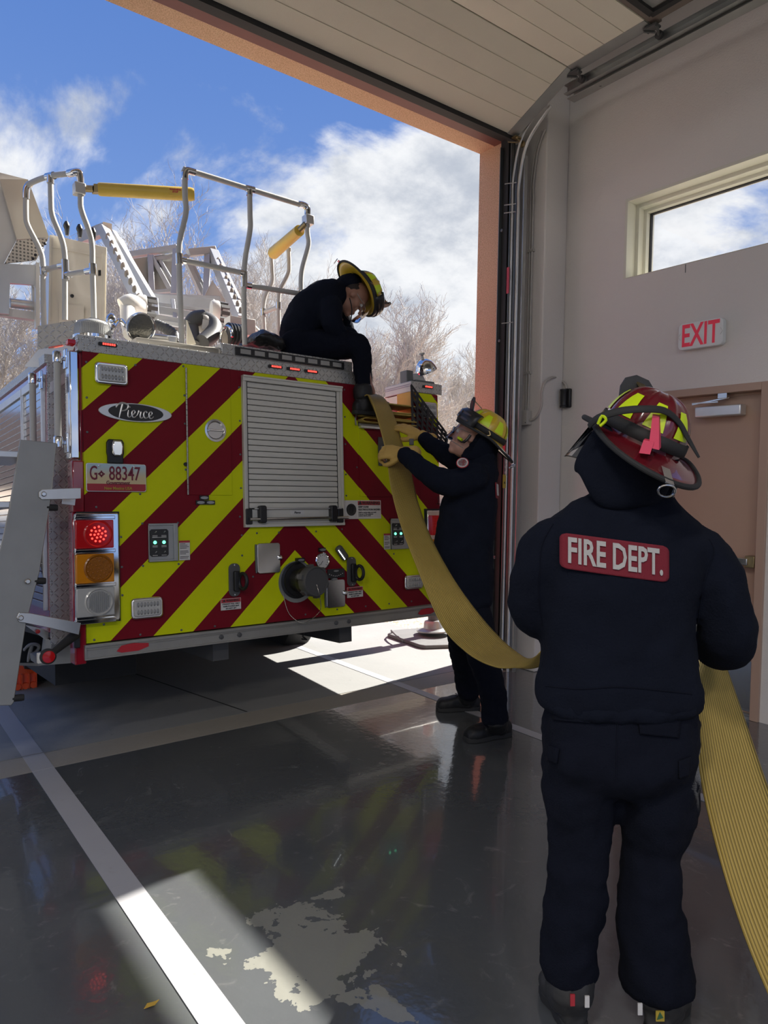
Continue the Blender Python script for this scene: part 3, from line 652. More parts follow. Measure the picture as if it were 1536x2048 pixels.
# plate lamp and licence plate
b = MB().prism([(.126, 1.02), (.126, 1.06), (.122, 1.075), (.122, 1.13), (.132, 1.148), (.202, 1.148), (.212, 1.13), (.212, 1.075), (.208, 1.06), (.208, 1.02)], -.02, .0); pl_ = t_('plate_lamp', b, 'black', bevel=.005)
b = MB().prism([(.148, 1.072), (.156, 1.058), (.19, 1.056), (.202, 1.07), (.206, 1.11), (.196, 1.142), (.15, 1.142), (.146, 1.11)], -.034, -.018); t_('lamp_lens', b, 'chrome', pl_, bevel=.008)
b = MB().prism(rounded(.018, .331, .870, 1.020, .012), -.010, -.003); lp = t_('licence_plate', b, 'alu_l', bevel=.002)
t_('plate_face', MB().prism(rounded(.022, .327, .874, 1.016, .01), -.0115, -.009), 'plate', lp)
tt('plate_number', 'G', .104, 'plateink', lp, (.055, -.013, .964), .56, .0008); tt('plate_number', '88347', .104, 'plateink', lp, (.215, -.013, .964), .64, .0008)
b = MB()
for k in range(8):
    a = k * pi / 4; b.lathe([(.0045, 0), (.0045, -.001)], (.0945 + .0085 * math.cos(a), -.012, .963 + .0085 * math.sin(a)), (0, 1, 0), 8)
for a in range(4):
    a = a * pi / 2; b.box((.0945 + .013 * math.cos(a) - .004, -.013, .963 + .013 * math.sin(a) - .004), (.0945 + .013 * math.cos(a) + .004, -.0118, .963 + .013 * math.sin(a) + .004))
t_('sun_symbol', b, 'plateink', lp)
tt('plate_text', 'Government', .028, 'plateink', lp, (.18, -.013, .917), .85, .0006)
tt('plate_text', 'New Mexico USA', .022, 'tagy', lp, (.18, -.013, .888), .9, .0004)
for x in (.082, .265): t_('plate_bolt', MB().lathe([(.006, 0), (.006, -.004), (0, -.005)], (x, -.011, 1.006), (0, 1, 0), 10), 'steel', lp)
# tail-lamp cluster
b = MB().box((-.03, -.002, .186), (.186, .004, .766)); tc = t_('tail_lamp_cluster', b, 'rubber')
b = MB().prism(rounded(-.045, .178, .192, .758, .012), -.022, -.0); t_('bezel', b, 'chrome', tc, bevel=.006)
for z in (.562, .386, .735): t_('chrome_band', MB().box((-.052, -.052, z - .009), (.150, -.018, z + .009)), 'chrome', tc, bevel=.003)
t_('chrome_band', MB().box((-.052, -.046, .190), (.150, -.018, .214)), 'chrome', tc, bevel=.003)
for z0_, z1_, ma, mc in ((.576, .722, 'redlens', 'redled'), (.398, .548, 'amber', 'ambd'), (.226, .374, 'clear', 'cleard')):
    l_ = t_('lamp_lens', MB().box((-.047, -.047, z0_), (.143, -.020, z1_)), ma, tc, bevel=.005)
    zc = (z0_ + z1_) / 2; xc = .063
    ri = t_('lens_ring', MB().lathe([(.073, .0), (.073, -.006), (.066, -.010), (.060, -.004), (.0, -.004)], (xc, -.046, zc), (0, 1, 0), 32), {'redlens': 'redlens', 'amber': 'ambd', 'clear': 'clear'}[ma], l_)
    b = MB()
    if ma == 'clear':
        for k in range(-5, 6): h_ = .055 * math.sqrt(max(.05, 1 - (k / 6) ** 2)); b.box((xc + k * .0095 - .003, -.055, zc - h_), (xc + k * .0095 + .003, -.049, zc + h_))
    else:
        for r_k, n_k in ((0, 1), (.019, 6), (.038, 11), (.054, 15 if ma == 'amber' else 0)):
            for j in range(n_k): a = 2 * pi * j / n_k + r_k * 9; b.ell((xc + r_k * math.cos(a), -.052, zc + r_k * math.sin(a)), (.0055, 0, 0), (0, .004, 0), (0, 0, .0055), 8, 5)
    t_('led_cells', b, mc, l_)
# mirrored right tail cluster (mostly hidden)
b = MB().box((2.335, -.002, .186), (2.53, .004, .77)); tr_ = t_('tail_lamp_cluster', b, 'rubber'); t_('bezel', MB().box((2.348, -.02, .2), (2.54, 0, .758)), 'chrome', tr_, bevel=.006)
b = MB().box((2.372, -.047, .58), (2.54, -.018, .722)); l_ = t_('lamp_lens', b, 'redlens', tr_, bevel=.005)
b = MB()
for i in range(9):
    for j in range(8): b.ell((2.385 + i * .018, -.047, .59 + j * .018), (.007, 0, 0), (0, .003, 0), (0, 0, .007), 6, 4)
t_('led_cells', b, 'redlens', l_)
t_('lamp_lens', MB().box((2.372, -.047, .40), (2.54, -.018, .55)), 'amber', tr_, bevel=.005); t_('lamp_lens', MB().box((2.372, -.047, .226), (2.54, -.018, .374)), 'clear', tr_, bevel=.005)
# control boxes
def ctrl(x0, x1, z0, z1, flip=1):
    b = MB(); b.box((x0, -.012, z0), (x1, .0, z0 + .012)); b.box((x0, -.012, z1 - .012), (x1, 0, z1)); b.box((x0, -.012, z0), (x0 + .006, 0, z1)); b.box((x1 - .025, -.014, z0), (x1, 0, z1)); b.box((x0, -.006, z0), (x1, -.002, z1))
    c = t_('outrigger_control_box', b, 'galv', bevel=.002)
    fx0, fx1, fz0, fz1 = x0 + .008, x0 + .112, z0 + .028, z1 - .032
    f_ = t_('switch_panel', MB().prism([(fx0, fz0 + .01), (fx0 + .01, fz0), (fx1 - .01, fz0), (fx1, fz0 + .01), (fx1, fz1 - .01), (fx1 - .01, fz1), (fx0 + .01, fz1), (fx0, fz1 - .01)], -.010, -.005), 'ink', c)
    zc = fz0 + (fz1 - fz0) * .52
    for x in (fx0 + .028, fx1 - .026): t_('indicator', MB().lathe([(.0095, 0), (.0085, -.004), (0, -.007)], (x, -.010, zc), (0, 1, 0), 14), 'green', f_)
    b = MB()
    for x in (fx0 + .03, fx1 - .025):
        for z in (fz0 + .022, fz1 - .018): b.tube([(x, -.01, z), (x, -.026, z + .006)], .003, 6)
    t_('toggle_switch', b, 'alu_l', f_)
    b = MB(); b.box((fx0 + .012, -.0108, zc + .026), (fx1 - .012, -.0098, zc + .028))
    for z in (zc - .02, zc - .026, fz1 - .036, fz1 - .043, fz0 + .006):
        for x in (fx0 + .028, fx1 - .026): b.box((x - .014, -.0108, z), (x + .014, -.0098, z + .0025))
    t_('panel_legend', b, 'label', f_)
ctrl(.338, .504, .489, .699); ctrl(2.022, 2.20, .492, .704)
def notice(x0, x1, z0, z1, lines, head=None, hs=.02, ts=.012, hh=.3):
    p = t_('warning_label', MB().box((x0, -.004, z0), (x1, -.0025, z1)), 'label'); zt_ = z1
    if head:
        t_('label_heading', MB().box((x0 + .002, -.0048, z1 - (z1 - z0) * hh), (x1 - .002, -.0038, z1 - .002)), 'redink', p); tt('lettering', head, hs, 'ink', p, ((x0 + x1) / 2, -.0055, z1 - (z1 - z0) * hh / 2), 1.0, .0004); zt_ = z1 - (z1 - z0) * hh
    n = len(lines)
    for k, s_ in enumerate(lines): tt('lettering', s_, ts, 'ink', p, ((x0 + x1) / 2, -.0048, zt_ - (zt_ - z0) * (k + .6) / (n + .2)), .95, .0003)
    return p
notice(.757, .885, .187, .253, ['STRAIGHT PULL ONLY', '10,000 POUNDS MAX', 'DO NOT LIFT'], '\u25b2 WARNING', .017, .0115, .36)
notice(1.648, 1.776, .188, .256, ['STRAIGHT PULL ONLY', '10,000 POUNDS MAX', 'DO NOT LIFT'], '\u25b2 WARNING', .017, .0115, .36)
def small_notice(x0, x1, z0, z1):
    p = t_('notice_label', MB().box((x0, -.004, z0), (x1, -.0025, z1)), 'label'); t_('label_heading', MB().box((x0, -.0048, z1 - .012), (x1, -.0038, z1)), 'redink', p)
    b = MB()
    for k in range(11):
        if k in (4, 8): continue
        z = z1 - .02 - k * .008; b.box((x0 + .005, -.0046, z), (x0 + .005 + (x1 - x0 - .01) * (.6 + .4 * math.sin(k * 2.3) ** 2), -.0038, z + .003))
    t_('printed_lines', b, 'ink', p)
small_notice(.512, .575, .490, .600); small_notice(1.962, 2.018, .494, .602)
p = t_('electric_hazard_label', MB().box((1.640, -.004, .706), (1.941, -.0025, .829)), 'alu_l'); t_('label_field', MB().box((1.645, -.0045, .711), (1.742, -.0035, .824)).box((1.748, -.0045, .711), (1.936, -.0035, .824)), 'label', p)
t_('label_heading', MB().box((1.748, -.0052, .797), (1.936, -.0042, .824)), 'redink', p); tt('lettering', '\u25b2WARNING', .031, 'ink', p, (1.842, -.0058, .811), 1.0, .0006)
tt('lettering', 'KEEP CLEAR', .0155, 'ink', p, (1.752, -.0052, .785), 1, .0005, 'LEFT'); tt('lettering', 'ELECTROCUTION HAZARD', .0155, 'ink', p, (1.752, -.0052, .767), .95, .0005, 'LEFT')
for k, s_ in enumerate(('Death or serious injury can result', 'if any part of this equipment', 'contacts electric power')): tt('lettering', s_, .0115, 'ink', p, (1.752, -.0052, .749 - k * .0115), .93, .0002, 'LEFT')
t_('bolt_symbol', MB().lathe([(.040, 0), (.040, -.001), (.033, -.001), (.033, 0)], (1.694, -.0045, .767), (0, 1, 0), 28).plate([(1.699, -.005, .795), (1.686, -.005, .765), (1.696, -.005, .767), (1.688, -.005, .740), (1.704, -.005, .772), (1.694, -.005, .770)], (0, -.0008, 0)), 'ink', p)
# trio of small oval badges
b = MB()
for x, z in ((.665, .841), (.643, .814), (.702, .814)): b.box((x - .028, -.008, z - .012), (x + .028, -.002, z + .012))
tb = t_('small_badges', b, 'black'); b = MB()
for x, z in ((.665, .841), (.643, .814), (.702, .814)): b.prism([(x + .023 * math.cos(t), z + .008 * math.sin(t)) for t in [k * pi / 10 for k in range(20)]], -.0095, -.007)
t_('badge_oval', b, 'galv', tb)
# towing eyes
for x in (.845, 1.686):
    t_('tow_eye_plate', MB().prism(rounded(x - .036, x + .036, .262, .456, .03), -.008, 0), 'dkgrey', bevel=.002)
    b = MB().prism(rounded(x - .01, x + .026, .292, .412, .01), -.03, -.006); e_ = t_('tow_eye', b, 'black', bevel=.004)
    t_('eye_ring', MB().tube([V((x + .02, -.05, .352)) + V((.030 * math.sin(t) * .35 + .012, -.030 * math.sin(t), .045 * math.cos(t))) for t in [k * pi / 12 for k in range(25)]], .011, 10), 'black', e_)
    for zq in (.446, .272): t_('plate_bolt', MB().lathe([(.006, 0), (.005, -.004), (0, -.005)], (x, -.008, zq), (0, 1, 0), 10), 'steel', e_)
# steel covers
def cover(x0, x1, z0, z1):
    c = t_('steel_hatch', MB().prism(rounded(x0, x1, z0, z1, .016), -.012, 0), 'steel', bevel=.003)
    t_('hatch_hinge', MB().lathe([(.006, 0), (.006, z1 - z0 - .01)], (x0 - .006, -.006, z0 + .005), (0, 0, 1), 8).box((x0 - .012, -.004, z0 + .02), (x0, 0, z1 - .01)), 'dgalv', c)
    t_('thumb_latch', MB().lathe([(.016, 0), (.014, -.012), (.006, -.018), (0, -.018)], (x1 - .004, -.010, (z0 + z1) / 2 + .0), (0, 1, 0), 16), 'chrome', c)
cover(.995, 1.150, .386, .568); cover(1.484, 1.627, .136, .314)
# inlet coupling with cap and tether
o = V((1.27, 0, .33)); dv = V((.06, -1, .01)).normalized()
cpl = t_('intake_coupling', MB().lathe([(.115, 0), (.115, .006), (.10, .010), (.098, .02), (.072, .024), (.070, .10), (.085, .105), (.088, .125), (.084, .145), (.075, .15), (0, .15)], o, dv, 36), 'black')
cap_ = t_('coupling_cap', MB().lathe([(.078, .14), (.088, .145), (.092, .15), (.092, .205), (.086, .215), (.082, .215), (.080, .208), (.0, .206)], o, dv, 36), 'dkgrey', cpl)
b = MB()
for k in range(6):
    a = k * pi / 3 + .3; a_, d_, b_ = basis(dv); b.obox(o + dv * .178 + (a_ * math.cos(a) + b_ * math.sin(a)) * .096, (a_ * math.cos(a) + b_ * math.sin(a)) * .008, dv * .02, (b_ * math.cos(a) - a_ * math.sin(a)) * .014)
t_('cap_lug', b, 'dkgrey', cap_)
tq = o + dv * .212; t_('tether_cable', MB().tube([tq + V((.0, 0, -.02)), tq + V((.01, -.01, -.08)), V((1.36, -.12, .14)), V((1.28, -.06, .07)), V((1.20, -.02, .13)), V((1.165, -.01, .26))], .0022, 6, 8), 'steel', cpl)
t_('flange', MB().lathe([(.13, .0), (.13, .004), (0, .004)], o + V((.0, 0, -.01)), (0, -1, 0), 32), 'galv', cpl)
# gauge, level strip, work light
g_ = t_('pressure_gauge', MB().lathe([(.053, 0), (.053, -.010), (.048, -.013), (.045, -.010), (0, -.010)], (1.459, 0, .441), (0, 1, 0), 32), 'chrome')
t_('gauge_face', MB().lathe([(.045, 0), (.045, -.002), (0, -.002)], (1.459, -.009, .441), (0, 1, 0), 32), 'label', g_)
b = MB()
for k in range(11): a = math.radians(-45 + k * 27); b.bar((1.459 + .032 * math.cos(a), -.0115, .441 + .032 * math.sin(a)), (1.459 + .04 * math.cos(a), -.0115, .441 + .04 * math.sin(a)), .003, .001, up=(0, 1, 0))
b.bar((1.459, -.012, .441), (1.44, -.012, .415), .003, .001, up=(0, 1, 0)); t_('gauge_dial', b, 'ink', g_)
for x, z in ((1.459, .512), (1.545, .318), (1.287, .455)):
    q = t_('name_tag', MB().box((x - .027, -.006 if z > .5 or z < .4 else -.03, z - .013), (x + .027, -.002 if z > .5 or z < .4 else -.002, z + .013)), 'black'); t_('badge_oval', MB().prism([(x + .022 * math.cos(t), z + .008 * math.sin(t)) for t in [k * pi / 10 for k in range(20)]], -.032 if .4 < z < .5 else -.016, -.002), 'galv', q)
q = t_('level_gauge', MB().box((1.496, -.010, .327), (1.626, -.002, .384)), 'ink'); b = MB()
for k in range(8): x = 1.508 + k * .0145; z = .348 - .014 * math.sin(pi * k / 7) + .004; b.lathe([(.003, 0), (.003, -.001)], (x, -.0105, z), (0, 1, 0), 8)
t_('level_marks', b, 'label', q); t_('badge_oval', MB().prism([(1.561 + .02 * math.cos(t), .371 + .006 * math.sin(t)) for t in [k * pi / 10 for k in range(20)]], -.0115, -.009), 'galv', q)
a, d_, b_ = basis(V((.5, -.2, -.85))); oo = V((1.594, -.03, .487))
wl = t_('work_light', MB().obox(oo, V((.62, 0, -.78)) * .055, V((0, .022, 0)), V((.78, 0, .62)) * .026), 'dkgrey', bevel=.018)
b = MB()
for k in range(7): b.ell(oo + V((.62, 0, -.78)) * (-.036 + k * .012) + V((-.016, -.022, -.012)), (.004, 0, 0), (0, .004, 0), (0, 0, .004), 6, 4)
t_('led', b, 'whiteled', wl)
# beacon, spotlight on the left corner
o = V((.098, .12, 1.686)); bc = t_('rotating_beacon', MB().lathe([(.0, 0), (.098, 0), (.104, .006), (.104, .022), (.098, .026), (0, .026)], o, (0, 0, 1), 40), 'chrome')
b = MB(); prof = [(.096, .026), (.094, .05), (.088, .088), (.078, .102), (.05, .112), (.0, .113)]; b.lathe(prof, o, (0, 0, 1), 60)
for k in range(60): a = 2 * pi * k / 60; b.bar(o + V((.096 * math.cos(a), .096 * math.sin(a), .03)), o + V((.089 * math.cos(a), .089 * math.sin(a), .088)), .003, .003)
t_('beacon_dome', b, 'clear', bc, sharp=50)
t_('beacon_cap', MB().box((.075, .09, 1.797), (.125, .14, 1.808)), 'white', bc)
c0 = T(281, 655, .08); ax_ = V((.12, -.80, -.35)).normalized()
sp = t_('spotlight', MB().lathe([(.0, -.085), (.03, -.080), (.06, -.055), (.078, -.02), (.084, .0), (.084, .012), (.078, .014), (.076, .004), (0, .002)], c0, ax_, 36), 'chrome')
t_('spot_lens', MB().lathe([(.076, .003), (.05, .010), (0, .013)], c0, ax_, 32), simple('lens_facets', (.12, .12, .11), .15, .4, .8, 90), sp)
t_('spot_stand', MB().lathe([(.035, 0), (.03, .01), (.016, .02), (.014, .06), (.0, .07)], T(275, 690, .1), (0, 0, 1), 18), 'black', sp)
b = MB(); q = T(222, 668, .2); b.tube([q, T(226, 655, .2), T(240, 640, .25), T(252, 652, .15)], .012, 8, 4); b.ell(T(222, 642, .28), (.03, 0, 0), (0, .03, 0), (0, 0, .045)); t_('spot_handle', b, 'chrome', sp)
c1 = T(852, 744, .1); sp = t_('spotlight', MB().lathe([(.0, -.085), (.03, -.08), (.06, -.055), (.078, -.02), (.084, 0), (.084, .012), (.078, .014), (0, .004)], c1 + V((0, 0, .012)), V((.45, .1, -.85)), 36), 'chrome')
t_('spot_knob', MB().lathe([(.012, 0), (.008, .03), (.022, .04), (.02, .05), (0, .052)], c1 + V((-.03, 0, .085)), (-.15, 0, 1), 16), 'galv', sp)
t_('spot_base', MB().box((2.30, .02, 1.68), (2.48, .2, 1.70)).box((2.25, .06, 1.68), (2.31, .14, 1.77)), 'dgalv', sp, bevel=.004)
t_('beacon_dome', MB().lathe([(.07, 0), (.07, .03), (.05, .07), (0, .08)], (2.42, .16, 1.70), (0, 0, 1), 28), 'clear', sp)
# cargo net hanging at the hose bed mouth
net = MB()
A = [T(x, y, -.035) for x, y in ((828, 768), (838, 800), (862, 830), (882, 855), (893, 880), (888, 905), (868, 906), (845, 890))]
def q2(s_, t2):      # bilinear net surface
    a0, a1, b0, b1 = T(822, 772, -.03), T(828, 880, -.04), T(845, 792, -.03), T(895, 905, -.05)
    top = T(822, 770, -.03).lerp(T(893, 868, -.05), s_); bot = T(822, 860, -.03).lerp(T(888, 915, -.05), s_)
    return top.lerp(bot, t2) + V((0, -.01 * math.sin(3 * s_ + 2 * t2), -.012 * math.sin(pi * s_)))
for k in range(8): t2 = k / 7; net.grid([[q2(j / 12, t2) + V((0, 0, -.011)), q2(j / 12, t2) + V((0, 0, .011))] for j in range(13)])
for k in range(8): s2 = k / 7; net.grid([[q2(s2, j / 10) + V((-.010, -.003, 0)), q2(s2, j / 10) + V((.010, -.003, 0))] for j in range(11)])
net.uv = None
nt_ = t_('cargo_net', net, 'black', flat=True); md = nt_.modifiers.new('s', 'SOLIDIFY'); md.thickness = .004
b = MB(); b.tube([T(890, 865, -.06), T(894, 880, -.06), T(889, 900, -.06), T(884, 915, -.06)], .008, 8, 4); b.ell(T(889, 892, -.06), (.015, 0, 0), (0, .01, 0), (0, 0, .03)); t_('net_buckle', b, 'black', nt_)
b = MB(); b.tube([T(876, 993, -.01), T(877, 1005, -.01), T(874, 1008, -.01), T(880, 1008, -.01)], .003, 6); t_('hanging_hook', b, 'black', rear)
b = MB().tube([T(713, 828, -.01), T(711, 838, -.02), T(712, 850, -.01)], .006, 6, 3); t_('bed_latch', b, 'galv', rear)
# ------------------------------------------------------------------ left flank: recess, side lockers, grab rails, steps
b = MB().box((-.10, .262, .06), (.0, .275, 1.62)); t_('flank_recess', b, 'dp_xz')
t_('flank_bracket', MB().hexa([T(x, y, .255) for x, y in ((100, 765), (143, 735), (143, 757), (100, 787))], [T(x, y, .262) for x, y in ((100, 765), (143, 735), (143, 757), (100, 787))]), 'alu_l')
sbd = t_('side_body', MB().box((-.10, .28, .12), (.0, 6.5, 1.60)), 'redpaint', bevel=.006)
b = MB().box((-.112, .27, 1.575), (-.098, 6.5, 1.62)); b.box((-.112, .27, 1.62), (.02, 6.5, 1.624)); t_('roof_edge_trim', b, 'dp_yz', sbd)
for y0, y1 in ((.33, .78), (.84, 1.9), (1.96, 3.2), (3.3, 4.6)):
    b = MB().box((-.122, y0 - .022, .24), (-.10, y0, 1.50)); b.box((-.122, y1, .24), (-.10, y1 + .022, 1.50)); b.box((-.124, y0 - .022, 1.475), (-.10, y1 + .022, 1.52)); rd = t_('side_shutter', b, 'alu_l', sbd, bevel=.002)
    b = MB(); n = 30; z0_, z1_ = .24, 1.475
    for k in range(n):
        za = z0_ + (z1_ - z0_) * k / n; zb_ = z0_ + (z1_ - z0_) * (k + 1) / n
        b.add([(-.104, y0, za + .003), (-.104, y1, za + .003), (-.111, y1, za + .006), (-.111, y0, za + .006), (-.112, y1, zb_ - .002), (-.112, y0, zb_ - .002), (-.104, y1, zb_), (-.104, y0, zb_)], [(0, 1, 2, 3), (3, 2, 4, 5), (5, 4, 6, 7)])
    t_('side_curtain', b, simple('mirror_slats', (.60, .58, .57), .12, .9) if y0 < .4 else bpy.data.materials['mirror_slats'], rd)
def grab(px, yt, yb, dep, brx):
    a0, a1 = T(px, yt, dep), T(px + .012 * (yb - yt), yb, dep); g = t_('grab_rail', MB().tube([a0, a1], .0165, 14), 'pipe')
    for q, ok in ((a0, 1), (a1, brx)):
        if ok: t_('rail_bracket', MB().lathe([(.0, -.03), (.021, -.028), (.022, .02), (.018, .03), (0, .03)], q, (0, 0, 1), 16).bar(q, q + V((.045, .03, 0)), .02, .018).box(q + V((.04, .0, -.05)), q + V((.052, .05, .05))), 'chrome', g, bevel=.003)
grab(114, 714, 884, -.06, 1); grab(65, 757, 884, .28, 0)
# folding steps: two stringers and treads
def strg(y0, y1, name='stringer'):
    q = [T(x, y, y0) for x, y in ((41, 879), (114, 886), (101, 1004), (79, 1145), (52, 1249), (28, 1404), (23, 1411), (-48, 1412), (-28, 1250), (0, 1100), (18, 1020))]
    return t_(name, MB().plate(q, (0, y1 - y0, 0)), 'alu', stp, bevel=.003)
stp = t_('folding_steps', MB().tube([T(70, 900, .0), T(70, 900, 0) + V((0, .5, 0))], .012, 8), 'alu')
strg(-.10, -.085); strg(.42, .435)
for x, y in ((44, 908), (15, 1008), (-10, 1110), (-28, 1220), (-44, 1330)):
    q = T(x, y, -.08); t_('step_tread', MB().box((q.x - .13, -.085, q.z - .018), (q.x + .04, .42, q.z + .012)), 'alu_l', stp, bevel=.003)
for x, y in ((101, 1015), (77, 1162), (33, 1396)):
    q = T(x, y, -.085); t_('rubber_bumper', MB().lathe([(.016, -.02), (.017, .02), (.015, .032), (0, .034)], q, (1, 0, -.05), 14), 'rubber', stp)
for x, y in ((56, 1163), (88, 988), (42, 1236)): q = T(x, y, -.118); t_('pivot_bolt', MB().lathe([(.013, 0), (.013, .006), (.009, .01), (0, .01)], q + V((0, .008, 0)), (0, -1, 0), 12), 'steel', stp)
t_('support_arm', MB().plate([T(x, y, -.112) for x, y in ((84, 979), (150, 976), (162, 976), (162, 997), (150, 998), (84, 999), (78, 994), (78, 984))], (0, .008, 0)), 'alu_l', stp, bevel=.002)
t_('support_arm', MB().plate([T(x, y, -.112) for x, y in ((38, 1225), (60, 1226), (162, 1246), (158, 1270), (100, 1256), (50, 1246), (38, 1244), (33, 1235))], (0, .008, 0)), 'steel', stp, bevel=.002)
t_('support_arm', MB().bar(T(125, 1000, .0), T(150, 1003, .0), .012, .04), 'alu_l', stp)
# mud flap with partial script emblem, frame bits, marker arm
fl = t_('mud_flap', MB().plate([T(x, y, .62) for x, y in ((40, 1260), (175, 1300), (175, 1325), (100, 1326), (36, 1327))], (0, .012, 0)), 'rubber')
t_('flap_border', MB().plate([T(x, y, .60) for x, y in ((38, 1326), (78, 1326), (90, 1322), (88, 1330), (76, 1332), (37, 1331))], (0, .006, 0)), 'conduit', fl)
t_('flap_script', script_P(T(44, 1326, .6), .10, ax=V((1, 0, 0)), word=False, th=.075), 'conduit', fl)
t_('lower_rail', MB().plate([T(x, y, .3) for x, y in ((104, 1282), (170, 1290), (170, 1324), (108, 1329), (78, 1331), (76, 1316), (100, 1312))], (0, .2, 0)), 'alu')
t_('side_rail', MB().hexa([T(x, y, .42) for x, y in ((50, 1250), (93, 1259), (97, 1262), (97, 1284), (82, 1284), (50, 1262))][:4], [T(x, y, .5) for x, y in ((50, 1250), (93, 1259), (97, 1262), (97, 1284))]), 'alu_l')
t_('side_reflector', MB().lathe([(.012, 0), (.012, .004), (0, .005)], T(76, 1263, .40), (-.5, -1, 0), 14), 'reflred')
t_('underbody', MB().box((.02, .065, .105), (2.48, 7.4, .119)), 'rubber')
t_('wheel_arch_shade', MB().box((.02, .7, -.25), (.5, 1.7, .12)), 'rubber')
ty = t_('wheel', MB().lathe([(.30, -.13), (.47, -.13), (.50, -.08), (.50, .08), (.47, .13), (.30, .13), (.12, .06), (0, .06)], (.18, 2.1, -.05), (-1, 0, 0), 40), 'rubber')
t_('wheel_hub', MB().lathe([(.29, .10), (.27, .12), (.12, .07), (.10, .16), (0, .16)], (.18, 2.1, -.05), (-1, 0, 0), 30), 'alu_l', ty)
ty2 = t_('wheel', MB().lathe([(.30, -.13), (.47, -.13), (.50, -.08), (.50, .08), (.47, .13), (.30, .13), (.12, .06), (0, .06)], (2.32, 2.1, -.05), (1, 0, 0), 40), 'rubber')
t_('wheel_hub', MB().lathe([(.29, .10), (.27, .12), (.12, .07), (.10, .16), (0, .16)], (2.32, 2.1, -.05), (1, 0, 0), 30), 'alu_l', ty2)
m0, m1 = T(96, 1313, -.16), T(152, 1268, -.01)
ma = t_('marker_arm', MB().tube([m1, m1.lerp(m0, .5), m0], [.026, .02, .014], 12), 'rubber'); t_('arm_plate', MB().box((-.05, -.012, .07), (-.022, .006, .18)), 'black', ma, bevel=.003)
t_('marker_head', MB().lathe([(.036, .02), (.038, 0), (.036, -.012), (.028, -.016), (0, -.016)], m0 + V((0, .0, 0)), (0, 1, 0), 24), 'rubber', ma)
ml = t_('marker_lens', MB().lathe([(.029, 0), (.027, -.004), (0, -.006)], m0 + V((0, -.016, 0)), (0, 1, 0), 24), 'redlens', ma)
b = MB().box((-.0 + m0.x - .045, m0.y - .0, m0.z - .03), (m0.x - .02, m0.y + .03, m0.z + .02)); t_('white_lens', b, 'white', ma, bevel=.004)
ms = t_('side_marker', MB().box((-.058, .0, 1.628), (-.02, .05, 1.655)), 'redlens', bevel=.005)
# frame rails and shadowy underside
t_('chassis_rail', MB().box((.75, .1, -.12), (.85, 7, .1)).box((1.65, .1, -.12), (1.75, 7, .1)).box((.7, .6, -.1), (1.8, 1.0, .1)), 'dkgrey')
t_('rear_wheel_axle', MB().tube([(.3, 2.1, -.05), (2.2, 2.1, -.05)], .09, 12), 'dkgrey')
t_('under_hook', MB().tube([(1.33, .03, .0), (1.32, .02, -.03), (1.34, .01, -.05), (1.30, .0, -.04)], .006, 6), 'black')
t_('cab', MB().box((-.05, 7.5, .0), (2.5, 9.3, 2.1)), 'redpaint', bevel=.05)
# outrigger jack on the right
g0 = TI @ PZ(868, 1262, .07); q1_ = T(857, 1232, g0.y - .0)
jt = V((g0.x, g0.y, .3)); jk = t_('outrigger_jack', MB().tube([g0 + V((0, 0, .16)), jt + V((0, 0, .2))], .052, 20), 'label')
t_('jack_collar', MB().lathe([(.05, .10), (.055, .11), (.055, .17), (.05, .18)], g0, (0, 0, 1), 20), 'dkgrey', jk)
t_('jack_foot', MB().lathe([(.0, .0), (.165, .0), (.165, .012), (.10, .03), (.095, .08), (.085, .1), (.06, .105), (0, .105)], g0, (0, 0, 1), 32), 'galv', jk)
t_('jack_beam', MB().box((2.0, g0.y - .09, .16), (g0.x + .09, g0.y + .09, .36)), 'alu', jk, bevel=.01)
# ------------------------------------------------------------------ turntable platform, rails, ladder
t_('platform_deck', MB().box((.30, .02, 1.686), (1.0, 1.6, 1.72)).hexa([T(x, y, .02) for x, y in ((268, 688), (438, 712), (438, 695), (268, 684))], [T(x, y, .5) for x, y in ((268, 690), (438, 712), (438, 695), (268, 684))]), 'beige', bevel=.003)
# side tread box at the far left corner
kb = t_('tread_box', MB().hexa([T(75, 700, .44), T(152, 688, .30), T(152, 640, .30), T(75, 652, .44)], [T(75, 700, .42) + V((.25, .3, 0)), T(152, 688, .12) + V((.25, .3, 0)), T(152, 640, .12) + V((.25, .3, 0)), T(75, 652, .42) + V((.25, .3, 0))]), 'dp_xz')
t_('underside_plate', MB().plate([T(77, 701, .42), T(152, 689, .12), T(140, 712, .14), T(76, 735, .40), T(50, 733, .6)], (0, 0, .006)), 'beige')
t_('orange_reflector', MB().plate([T(97, 697, .33), T(125, 691.5, .22), T(125, 689, .22), T(97, 694, .33)], (0, -.004, 0)), 'orange')
RR = .0165
def rail(name, pts, dep, r=RR, sub=5, mat='pipe', parent=None):
    q = [T(x, y, d) if len(p) == 3 else T(p[0], p[1], dep) for p in pts for (x, y, d) in [(p[0], p[1], p[2] if len(p) == 3 else dep)]]
    return t_(name, MB().tube(q, r, 12, sub), mat, parent or tk)
def joint(p, q, parent, r=.022):
    return t_('rail_joint', MB().tube([p, p.lerp(q, .5), q], r, 14), 'chrome', parent)
